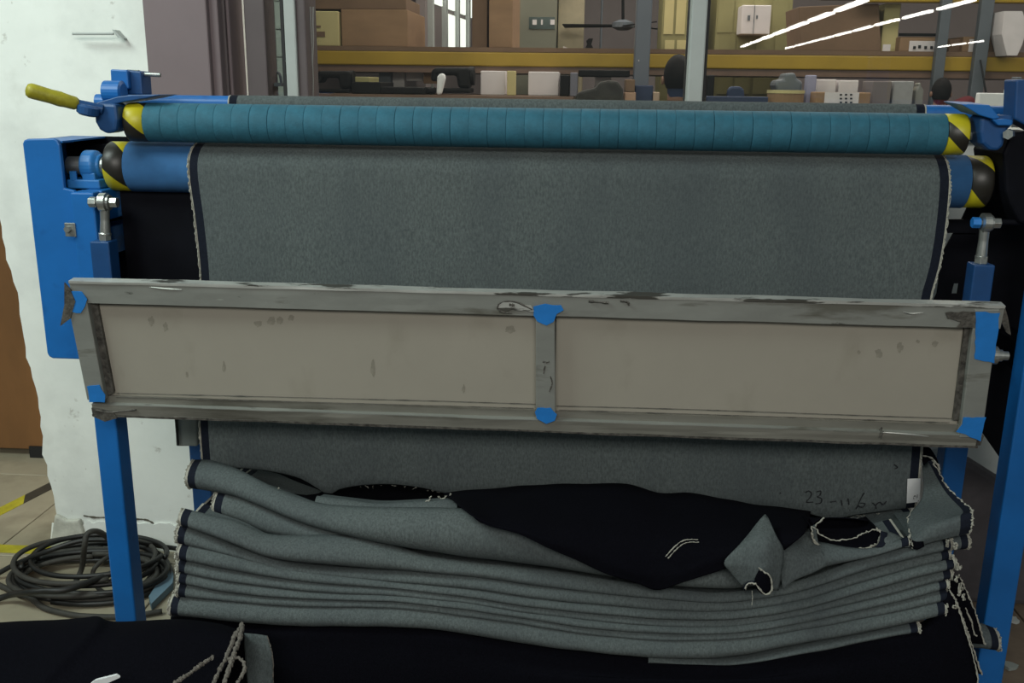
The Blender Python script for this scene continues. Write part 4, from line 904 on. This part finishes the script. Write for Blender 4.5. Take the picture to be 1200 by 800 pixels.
# pallet rack with yellow beams
RY = 4.6
rk = empty('pallet_rack', (1.0, RY, 0)); tag(rk, 'yellow beamed storage rack across the office behind glass', 'rack')
zb1 = P(700, 62, RY).z; zb0 = P(700, 79, RY).z
MB().box((-1.55, RY, zb0), (3.0, RY+0.05, zb1)).build('beam', m_ybeam, rk, bevel=0.006)
MB().box((-1.55, RY+0.75, zb0), (3.0, RY+0.80, zb1)).build('beam', m_ybeam, rk, bevel=0.006)
MB().box((-1.55, RY, zb1), (3.0, RY+0.8, zb1+0.02)).build('shelf_deck', m_card2, rk)
MB().box((-1.55, RY+0.01, zb0-0.03), (3.0, RY+0.79, zb0-0.001)).build('shelf_underside', m_table, rk)
zt0 = P(1120, 3, RY).z
MB().box((1.20, RY, zt0), (3.0, RY+0.05, zt0+0.09)).build('beam', m_ybeam, rk, bevel=0.006)
MB().box((1.20, RY+0.05, zt0+0.07), (3.0, RY+0.8, zt0+0.09)).build('shelf_deck', m_card2, rk)
for px0, px1 in ((1099, 1111), (1145, 1160)):
    a = P(px0, 40, RY-0.03).x; b = P(px1, 40, RY-0.03).x
    MB().box((a, RY-0.04, 0), (b, RY-0.002, 2.6)).build('upright', m_upr, rk, bevel=0.003)
x_ = P(340, 40, RY).x; MB().box((x_, RY-0.04, 0), (x_+0.08, RY-0.002, 2.6)).build('upright', m_upr, rk, bevel=0.003)
MB().cyl(P(1149, 70, RY-0.06), P(1157, 118, RY-0.06), 0.004, 6).build('hanging_cord', m_dark, rk)
# goods on the rack
SB = 61.5
o = obox('carton', 358, 13, 397, SB-4, RY+0.03, 0.4, m_cream, 'cream carton with small print on left of the yellow beam', 'box', base=zb1+0.0201); lab(o, 365, 30, 376, 32, RY+0.03, m_card2, 'print_mark'); lab(o, 371, 37, 381, 43, RY+0.03, m_card2, 'print_mark')
obox('carton', 400, 11, 478, SB-4, RY+0.05, 0.5, m_card, 'large brown carton beside the cream carton', 'box', base=zb1+0.0201)
obox('carton', 360, -3, 476, 9, RY+0.06, 0.38, m_card2, 'flat dark carton lying across the top of two cartons', 'box', base=P(439, 11, RY+0.05).z+0.0005)
obox('carton', 573, -20, 601, SB-9, RY+0.05, 0.5, m_card, 'tall brown carton left of the sage cabinet', 'box', base=zb1+0.0201)
obox('carton', 553, -20, 571, SB-8, RY+0.12, 0.4, m_card2, 'dark brown carton right of the window reflection', 'box', base=zb1+0.0201)
o = obox('carton', 1054, 43, 1098, 64, RY+0.04, 0.4, m_card, 'carton with dark lid and white label beside the rack post', 'box', base=zb1+0.0201); lab(o, 1065, 48, 1096, 63, RY+0.04); lab(o, 1053, 39, 1098, 42.5, RY+0.04, m_odark, 'lid')
for x, y in ((1070, 54), (1076, 53), (1083, 54), (1090, 54)): lab(o, x, y, x+3, y+3.5, RY+0.034, m_ink, 'print_mark')
obox('carton', 1112, 46, 1128, 64, RY+0.08, 0.3, m_card2, 'small carton between the two rack posts', 'box', base=zb1+0.0201)
o = obox('carton', 1128, 43, 1146, 64, RY+0.04, 0.3, m_card, 'carton with torn white label left of the second rack post', 'box', base=zb1+0.0201); lab(o, 1135, 46, 1144, 64, RY+0.04)
o = obox('carton', 1160, 42, 1176, 64, RY+0.04, 0.3, m_card, 'carton with white edge right of the second rack post', 'box', base=zb1+0.0201); lab(o, 1172, 44, 1175, 60, RY+0.04)
tag(MB().prism([P(x, y, RY-0.13) for x, y in ((1177, 13), (1198, 13), (1204, 30), (1198, 52), (1192, 65), (1180, 65), (1174, 40))], (0, 0.12, 0)).build('white_sack', m_label), 'white sack standing at the right end of the rack', 'sack')
o = obox('roll_stand', 1035, 4, 1054, 50, RY+0.10, 0.2, m_cream, 'cream fabric roll standing left of the labelled carton', 'roll', base=zb1+0.0201); lab(o, 1034, 52, 1043, 63, RY+0.05, m_label); 
_q = [P(x, y, RY+0.06) for x, y in ((936, 8), (1030, 4), (1033, 60.5), (938, 59.5))]
_q[2].z = _q[3].z = zb1+0.0201
tag(MB().prism(_q, (0, 0.3, 0)).build('brown_crate', m_card2, bevel=0.004), 'big dim brown crate behind the lamp reflections', 'crate')
# things standing behind the rack
o = obox('sage_cabinet', 604, -30, 652, 118, 5.62, 0.5, m_sage, 'sage green cabinet with dark window behind the rack', 'cabinet', floor=True)
lab(o, 620, 20, 650, 34, 5.62, mat('dark_glass', (0.03, 0.05, 0.045), 0.2), 'dark_window')
for x in (624, 634, 645): lab(o, x, 23, x+5 if x != 634 else x+2, 29, 5.614, m_label, 'indicator')
obox('side_board', 653.5, -30, 684, 118, 5.7, 0.3, m_cream if False else mat('beige_board', (0.30, 0.26, 0.17), 0.7, var=0.25, scale=4), 'beige board beside the sage cabinet', 'board', floor=True)
tag(MB().prism([P(x, y, 5.2) for x, y in ((660, 54), (670, 58), (678, 66), (676, 68), (660, 68))], (0, 0.1, 0)).build('white_bundle', m_label), 'white cloth bundle on rack in front of the beige board', 'bundle')
tag(MB().prism([P(x, y, 4.9) for x, y in ((687, 48), (690, 45), (695, 45), (693, 52), (695, 56), (686, 56), (688, 52))], (0, 0.05, 0)).build('dark_pot', m_odark), 'small dark pot on the rack beneath the fan', 'pot')
cl = obox('steel_column', 745, -40, 763, 118, 4.3, 0.10, mat('blue_grey_column', (0.11, 0.125, 0.15), 0.5, var=0.05, scale=4), 'blue grey steel column in the middle of the office', 'column', floor=True)
lab(cl, 748, 70, 749, 72, 4.3, m_label, 'bolt')
o = obox('grid_cabinet', 776, -30, 812, 66, 5.5, 0.3, m_oliv, 'pale yellow cupboard with grid doors left of white mullion', 'cupboard', floor=True)
for x in (779, 793): lab(o, x, -25, x+11, 40, 5.5, m_cream, 'door'); lab(o, x, 47, x+11, 64, 5.5, m_cream, 'door')
o = obox('olive_cabinet', 838, -30, 926, 118, 5.5, 0.5, m_oliv, 'olive yellow cabinet wall right of white mullion', 'cabinet', floor=True)
for x in (842, 862, 884, 906): lab(o, x, -25, x+18, 38, 5.5, m_oliv, 'door'); lab(o, x, 44, x+18, 110, 5.5, m_oliv, 'door')
o2 = obox('white_box', 869, 6, 903, 40, 5.35, 0.1495, m_label, 'white electric box on the olive cabinet', 'box'); lab(o2, 876, 18, 879, 24, 5.35, m_upr, 'handle'); lab(o2, 886, 18, 888, 22, 5.35, m_upr, 'handle'); lab(o2, 883.2, 6, 883.8, 40, 5.35, m_upr, 'door_gap')
# ceiling fan
fn = empty('ceiling_fan', P(731, 0, 5.6)); tag(fn, 'dark ceiling fan hanging in the office', 'fan')
MB().cyl(P(730, -60, 5.6), P(730, 28, 5.6), 0.008, 8).build('rod', m_odark, fn)
h_ = P(730, 31, 5.6); MB().lathe(h_+Vector((0, 0, -.02)), (0, 0, 1), [(0, .03), (.015, .06), (.04, .06), (.055, .02)], 16).build('motor', m_upr, fn)
for k in range(3):
    an = math.radians(172+120*k); d_ = Vector((math.cos(an), math.sin(an), 0)); n_ = Vector((-d_.y, d_.x, 0.12))
    a = h_+d_*0.06; b = h_+d_*0.33
    MB().prism([a-n_*.03, b-n_*.045, b+n_*.045, a+n_*.03], (0, 0, .006)).build('blade', m_odark, fn)
# mauve post behind the fan, glowing panes added on the left for a window reflection
obox('wall_pier', 704, -60, 706, 118, 6.8, 0.3, m_upr, None, None, floor=True)['kind'] = 'structure'
win_refl = empty('window_reflection', P(525, 40, 5.4)); tag(win_refl, 'glowing panes standing in for a window mirrored in the office glass', None, None, 'structure')
WA = P(500, 60, 5.5); WB = P(556, 60, 7.0)
def onw(t, z): return Vector((WA.x+(WB.x-WA.x)*t, WA.y+(WB.y-WA.y)*t, z))
zl_, zh_ = 1.56, 2.3
MB().prism([onw(-0.02, 1.0), onw(1.25, 1.0), onw(1.25, 2.9), onw(-0.02, 2.9)], (-0.05, 0.0, 0)).build('reflection_backing', m_owall, win_refl)
for k, (t0, t1) in enumerate(((0.05, 0.25), (0.30, 0.50), (0.55, 0.74), (0.79, 0.97))):
    for j, (za, zc_) in enumerate(((1.60, 1.80), (1.83, 2.15))):
        if j == 0 and k in (0, 3): continue
        MB().prism([onw(t0, za), onw(t1, za), onw(t1, zc_), onw(t0, zc_)], (0.012, -0.004, 0)).build('mirrored_pane', m_bright, win_refl)
for t in (0.02, 0.27, 0.52, 0.765, 1.0): MB().prism([onw(t, 1.57), onw(t+0.03, 1.57), onw(t+.03, 2.2), onw(t, 2.2)], (0.03, -0.01, 0)).build('reflection_bar', m_wframe, win_refl)
# bright tiled wall seen through the narrow left pane
tw = tag(MB().box((P(296, 60, 4.1).x, 4.1, 0), (P(352, 60, 4.1).x, 4.16, 2.7)).build('wall_tiled', m_wframe), 'pale aqua tiled strip behind narrow pane', None, None, 'structure')
m_aqua = mat('aqua_wall_tile', (0.42, 0.52, 0.48), 0.35, var=0.06, scale=6)
ta = None
for i in range(4):
    for j in range(9):
        x = P(297, 60, 4.1).x+0.024+i*0.05; z = 1.22+j*0.11
        if ta is None: q = MB().box((x-0.023, 4.090, z-0.052), (x+0.023, 4.0995, z+0.052)).build('tile', m_aqua, tw); ta = q.data
        else: q = bpy.data.objects.new('tile', ta); link(q, tw, (x, 4.0948, z))
hd = empty('door_handle', P(324, 92, GY+0.05)); tag(hd, 'dark bow handle on the narrow glazed door', 'handle')
MB().tube(cr([P(x, y, GY+0.045) for x, y in ((315, 86), (322, 85), (327, 86), (329, 92), (330, 99))], 16), 0.004, 8).build('grip', m_upr, hd)
MB().box(P(316, 101, GY+0.012), P(334, 97, GY+0.05)).build('rose', m_upr, hd)
obox('red_folder_stack', 272, 22, 292, 40, 4.4, 0.2, mat('dull_red', (0.16, 0.07, 0.06), 0.7), 'dull red file box behind the leftmost narrow pane', 'box')
obox('white_folder', 272, 40, 292, 53, 4.4, 0.2, m_label, 'white file box under the dull red one', 'box')
obox('dark_shelf', 266, 56, 296, 64, 4.35, 0.3, m_ybeam, 'short yellow shelf edge behind leftmost narrow pane', 'shelf')
obox('dark_locker', 262, 66, 296, 118, 4.38, 0.15, m_odark, 'dark locker below the short yellow shelf', 'locker', floor=True)
# desk level clutter
DY = 4.2
tb = empty('work_table', (-0.6, DY, 0)); tag(tb, 'brown work table behind the glass, left part', 'table')
zt_ = P(560, 112, DY).z
MB().box((P(360, 112, DY).x, DY, zt_-0.03), (P(672, 112, DY).x, DY+0.7, zt_)).build('table_top', m_table, tb)
for x in (365, 660):
    for yy in (DY+0.05, DY+0.6): MB().box((P(x, 112, DY).x, yy, 0), (P(x, 112, DY).x+0.04, yy+0.04, zt_-0.03)).build('leg', m_upr, tb)
def lump(name, pts, Y, dep, m, label, cat, base=None):
    pl = [P(x, y, Y) for x, y in pts]; mx = max(p[1] for p in pts)
    if base is not None:
        for p, q in zip(pl, pts):
            if q[1] >= mx-1: p.z = base
    return tag(MB().prism(pl, (0, dep, 0)).build(name, m, bevel=0.01), label, cat)
def sewing(px, label, s=1.0):
    o = empty('sewing_machine', P(px, 112, DY+0.1)); tag(o, label, 'sewing machine')
    def q(a): return [P(px+x*s, 109+y*s, DY+0.12) for x, y in a]
    MB().prism(q([(0, 0), (44, 0), (44, -5), (0, -5)]), (0, .16, 0)).build('bed', m_odark, o, bevel=0.006)
    MB().prism(q([(32, -5), (44, -5), (44, -26), (8, -26), (4, -22), (4, -12), (10, -12), (11, -18), (30, -18)]), (0, .10, 0)).build('arm', m_odark, o, bevel=0.012)
    c = P(px+46*s, 112-20*s, DY+0.17); MB().cyl(c-Vector((.01, 0, 0)), c+Vector((.012, 0, 0)), 0.035*s, 18).build('hand_wheel', m_odark, o)
    c = P(px+6*s, 112-12*s, DY+0.17); MB().cyl(c, c-Vector((0, 0, .05)), 0.006, 8).build('needle_bar', m_nut, o)
    return o
sewing(366, 'black sewing machine nearest the white mullion at left'); sewing(500, 'black sewing machine under the window reflection', 1.15)
obox('dark_bin', 412, 96, 446, 113, DY+0.05, 0.3, m_odark, 'dark bin between the two sewing machines', 'bin', base=zt_+0.0005)
obox('yellow_pad', 416, 90, 433, 97, DY+0.06, 0.2, m_oliv, 'small yellow pad on the dark bin', 'pad')
obox('dark_crate', 446, 102, 498, 113, DY+0.05, 0.3, m_odark, 'low dark crate right of the dark bin', 'crate', base=zt_+0.0005)
obox('grey_monitor', 444, 84, 458, 101, DY+0.5, 0.06, m_upr, 'small grey screen behind the low crate', 'screen', base=zt_+0.0005)
obox('white_sheet', 459, 83, 474, 101, DY+0.55, 0.02, m_label, 'white notice left of its twin behind low crate', 'notice', base=zt_+0.0005)
obox('white_sheet', 476, 83, 495, 95, DY+0.55, 0.02, m_label, 'white notice right of its twin behind low crate', 'notice')
obox('brown_carton', 496, 84, 515, 98, DY+0.5, 0.2, m_card, 'brown carton right of the white notices', 'box')
lump('white_cup', ((511, 95), (512, 90), (515, 86), (520, 86), (521, 92), (516, 96)), DY+0.02, 0.05, m_white, 'bright white cup in front of sewing machine', 'cup', zt_+0.0005)
obox('carton', 563, 83, 592, 110, DY+0.2, 0.3, m_label, 'white carton on table left of the pale post', 'box', base=zt_+0.0005)
obox('pale_post', 594, 83, 604, 112, DY+0.15, 0.05, m_cream, 'pale thin post between two white cartons', 'post', base=zt_+0.0005)
obox('carton', 619, 84, 655, 107, DY+0.2, 0.3, m_label, 'white carton on table right of the pale post', 'box', base=zt_+0.0005)
obox('black_speaker', 656, 88, 667, 118, DY+0.1, 0.2, m_odark, 'black upright box right of the white carton', 'box', base=zt_+0.0005)
obox('blue_grey_bin', 668, 85, 677, 113, DY+0.1, 0.2, mat('slate', (0.15, 0.15, 0.18), 0.6), 'slate grey narrow bin beside black upright box', 'bin')
obox('dark_shelf_unit', 678, 82, 738, 90, DY+0.1, 0.2, m_odark, 'dark shelf board under beam near the column', 'shelf')
obox('screen', 697, 90, 716, 105, DY+0.55, 0.04, m_label, 'pale screen half hidden by dark bundle', 'screen')
lump('dark_bundle', ((672, 121), (676, 109), (688, 105), (698, 103), (703, 96), (713, 94), (724, 95), (730, 104), (731, 121)), DY-0.2, 0.25, mat('charcoal_cloth', (0.035, 0.034, 0.030), 0.9, var=0.4, scale=20), 'charcoal bundle left of the steel column', 'bundle')
obox('carton', 732, 108, 745, 122, DY-0.1, 0.15, mat('peach_card', (0.42, 0.27, 0.18), 0.8), 'small peach carton left of the steel column', 'box')
obox('carton', 733, 93, 744, 108, DY-0.1, 0.15, m_card2, 'small dark carton on the peach carton', 'box')
obox('carton', 766, 108, 773, 122, DY-0.1, 0.15, mat('peach_card2', (0.45, 0.33, 0.24), 0.8), 'narrow peach carton right of the steel column', 'box')
obox('blue_bin', 744, 100, 765, 122, DY-0.05, 0.14, m_navy, 'navy bin in front of the steel column', 'bin')
obox('navy_partition', 828, 113, 900, 128, DY-0.3, 0.04, m_navy, 'low navy partition right of the white mullion', 'partition', floor=True)
CY = 4.0
ch = empty('office_chair', (P(862, 118, CY).x, CY, 0)); tag(ch, 'dark navy chair back showing over the low partition', 'chair')
MB().prism([P(x, y, CY) for x, y in ((852, 125), (853, 105), (857, 101), (868, 101), (872, 105), (874, 125))], (0, 0.04, 0)).build('backrest', m_navy, ch, bevel=0.01)
cx_ = P(863, 118, CY).x
MB().box((cx_-0.12, CY+0.03, 0.93), (cx_+0.06, CY+0.33, 0.98)).build('seat', m_navy, ch, bevel=0.01); MB().box((cx_-0.02, CY+0.041, 0.97), (cx_+0.02, CY+0.06, 1.30)).build('back_stay', m_upr, ch); MB().cyl((cx_-.03, CY+0.15, 0.04), (cx_-.03, CY+0.15, 0.93), 0.025, 12).build('stem', m_upr, ch); MB().cyl((cx_-.03, CY+0.15, 0.0), (cx_-.03, CY+0.15, 0.04), 0.09, 16).build('base', m_upr, ch)
obox('dark_case', 829, 88, 837, 114, DY-0.2, 0.2, m_odark, 'dark case close beside the white mullion', 'case')
dm = empty('cardboard_drum', P(921, 122, 4.0)); tag(dm, 'round cardboard drum with pale rim', 'drum')
c = P(921, 105, 3.97); zb_ = c.z-0.25
MB().lathe((c.x, 3.97, zb_), (0, 0, 1), [(0, .070), (0.235, .070)], 24).build('body', m_card, dm)
MB().lathe((c.x, 3.97, zb_+0.236), (0, 0, 1), [(0, .072), (.012, .072)], 24).build('rim', m_cream, dm)
tag(MB().box((P(899, 122, 3.85).x, 3.85, 0), (P(1200, 122, 3.85).x+0.2, 4.22, zb_)).build('packing_bench', m_table, bevel=0.004), 'packing bench behind the glass on the right', 'bench')
BZ_ = zb_+0.0005
lump('grey_machine_head', ((908, 100), (910, 94), (919, 93), (920, 86), (932, 85), (934, 92), (941, 96), (940, 103)), 4.06, 0.12, m_upr, 'small grey machine head behind the cardboard drum', 'machine', BZ_)
obox('lilac_post', 945, 88, 956, 124, 4.0, 0.05, m_lilac, 'lilac post right of the cardboard drum', 'post', base=BZ_)
o = obox('carton', 956, 108, 1020, 126, 3.9, 0.12, m_card, 'long carton with white label next to lilac post', 'box', base=BZ_); lab(o, 966, 108, 1006, 124, 3.9)
for k in range(9): lab(o, 984+(k % 3)*6, 110+(k//3)*4.5, 986.5+(k % 3)*6, 112+(k//3)*4.5, 3.894, m_ink, 'print_mark')
obox('storage_jar', 957, 93, 980, 107, 4.06, 0.12, m_label, 'pale glass jar group behind the long carton', 'jar', base=BZ_)
obox('white_carton', 983, 94, 1006, 108, 4.06, 0.14, m_label, 'white carton standing behind the long carton', 'box', base=BZ_)
obox('grey_carton', 1022, 95, 1044, 124, 4.0, 0.15, mat('dusk_card', (0.16, 0.135, 0.125), 0.8), 'dim grey carton right of the long carton', 'box', base=BZ_)
obox('steel_case', 1046, 95, 1070, 124, 4.02, 0.15, mat('pale_steel', (0.27, 0.27, 0.27), 0.5, var=0.2, scale=8), 'pale steel case right of dim grey carton', 'case', base=BZ_)
lump('bottle', ((1073, 124), (1073, 106), (1076, 101), (1076, 97), (1080, 97), (1080, 101), (1083, 106), (1083, 124)), 4.05, 0.05, mat('grey_bottle', (0.20, 0.20, 0.18), 0.3), 'grey bottle beside the steel case', 'bottle', BZ_)
obox('white_card', 1147, 109, 1177, 130, 3.9, 0.04, m_white, 'white card standing behind glass above the right bracket', 'card', base=BZ_)
obox('white_sheet', 1180, 96, 1192, 112, 3.9, 0.03, m_white, 'white sheet at far right below the beam', 'notice', base=BZ_)
obox('cream_post', 1189, 90, 1196, 124, 4.1, 0.05, m_upr, 'grey post at the far right behind the glass', 'post', base=BZ_)
# people in the office (backs of heads above the machine)
def person(px, ytop, ychin, Y, shirt, label, lean=0.0, hunch=0.0):
    t = P(px, ytop, Y); c = P(px, ychin, Y); h = t.z-c.z; k = h/0.23
    x, z = c.x, c.z
    V = [(0, 0, -0.62), (0, 0, -0.40), (0, 0, -0.20), (0, 0, -0.10), (0, .005, -0.03), (0, -.005, 0.05), (0, -.01, 0.12), (0, 0, 0.185),
         (-.17, 0, -.16), (-.23, -.02, -.38), (-.20, .18, -.52), (-.10, .30, -.50), (.17, 0, -.16), (.23, -.02, -.38), (.20, .18, -.52), (.10, .30, -.50)]
    if hunch:
        V = [(a+hunch*(1 if i < 4 or i > 7 else 0), b, c_+(0.13 if i == 2 else 0.21 if i == 12 else 0.15 if i == 13 else 0)) for i, (a, b, c_) in enumerate(V)]
    Rr = [(.16, .12), (.15, .11), (.15, .09), (.07, .06), (.052, .052), (.066, .075), (.074, .088), (.050, .058), (.065, .06), (.045, .045), (.036, .036), (.03, .03), (.065, .06), (.045, .045), (.036, .036), (.03, .03)]
    Ed = [(0, 1), (1, 2), (2, 3), (3, 4), (4, 5), (5, 6), (6, 7), (2, 8), (8, 9), (9, 10), (10, 11), (2, 12), (12, 13), (13, 14), (14, 15)]
    root = empty('person', (x, Y, z-0.62*k-0.16*k)); tag(root, label, 'person')
    me = bpy.data.meshes.new('body'); me.from_pydata([Vector((a*k+lean*(c_+.62), b*k, c_*k)) for a, b, c_ in V], Ed, [])
    o = bpy.data.objects.new('body', me); link(o, root, (x, Y, z))
    s = o.modifiers.new('skin', 'SKIN'); s.use_smooth_shade = True
    for q, (ra, rb_) in zip(me.skin_vertices[0].data, Rr): q.radius = (ra*k, rb_*k)
    me.skin_vertices[0].data[0].use_root = True
    o.modifiers.new('sub', 'SUBSURF').levels = 2
    o.modifiers['sub'].render_levels = 2
    me.materials.append(shirt)
    # hair cap over the head, ears at the sides
    rows_ = []
    for j in range(9):
        th = math.pi*0.72*j/8
        rows_.append([Vector((x+lean*0.8+0.083*k*math.sin(th)*math.cos(2*math.pi*i/20), Y-0.004+0.098*k*math.sin(th)*math.sin(2*math.pi*i/20), z+0.115*k+0.118*k*math.cos(th))) for i in range(21)])
    v, f = grid(rows_); mk('hair', v, f, m_hair, root, smooth=True)
    for sg in (-1, 1):
        e = Vector((x+lean*0.8+sg*0.082*k, Y, z+0.085*k)); MB().lathe(e, (sg, 0, 0), [(-.008*k, .012*k), (0, .024*k), (.008*k, .026*k), (.012*k, .012*k)], 12).build('ear', m_skin, root, smooth=True)
    MB().cyl((x+lean*.6, Y, z-0.06*k), (x+lean*.75, Y, z+0.03*k), 0.055*k, 16).build('neck', m_skin, root, smooth=True)
    return root
m_hair = mat('dark_hair', (0.006, 0.005, 0.0045), 0.75, var=0.5, scale=60, spec=0.2); m_skin = mat('brown_skin', (0.22, 0.12, 0.08), 0.6)
person(793, 64, 112, 4.05, m_navy, 'person in navy top seen from behind beside the white mullion')
person(1101, 91, 122, 4.40, mat('maroon_cloth', (0.12, 0.015, 0.02), 0.9), 'person in maroon top bending at the right bench', hunch=0.10)

# ================================================================== LAMP ROWS IN THE HALL (seen mirrored in the glass)
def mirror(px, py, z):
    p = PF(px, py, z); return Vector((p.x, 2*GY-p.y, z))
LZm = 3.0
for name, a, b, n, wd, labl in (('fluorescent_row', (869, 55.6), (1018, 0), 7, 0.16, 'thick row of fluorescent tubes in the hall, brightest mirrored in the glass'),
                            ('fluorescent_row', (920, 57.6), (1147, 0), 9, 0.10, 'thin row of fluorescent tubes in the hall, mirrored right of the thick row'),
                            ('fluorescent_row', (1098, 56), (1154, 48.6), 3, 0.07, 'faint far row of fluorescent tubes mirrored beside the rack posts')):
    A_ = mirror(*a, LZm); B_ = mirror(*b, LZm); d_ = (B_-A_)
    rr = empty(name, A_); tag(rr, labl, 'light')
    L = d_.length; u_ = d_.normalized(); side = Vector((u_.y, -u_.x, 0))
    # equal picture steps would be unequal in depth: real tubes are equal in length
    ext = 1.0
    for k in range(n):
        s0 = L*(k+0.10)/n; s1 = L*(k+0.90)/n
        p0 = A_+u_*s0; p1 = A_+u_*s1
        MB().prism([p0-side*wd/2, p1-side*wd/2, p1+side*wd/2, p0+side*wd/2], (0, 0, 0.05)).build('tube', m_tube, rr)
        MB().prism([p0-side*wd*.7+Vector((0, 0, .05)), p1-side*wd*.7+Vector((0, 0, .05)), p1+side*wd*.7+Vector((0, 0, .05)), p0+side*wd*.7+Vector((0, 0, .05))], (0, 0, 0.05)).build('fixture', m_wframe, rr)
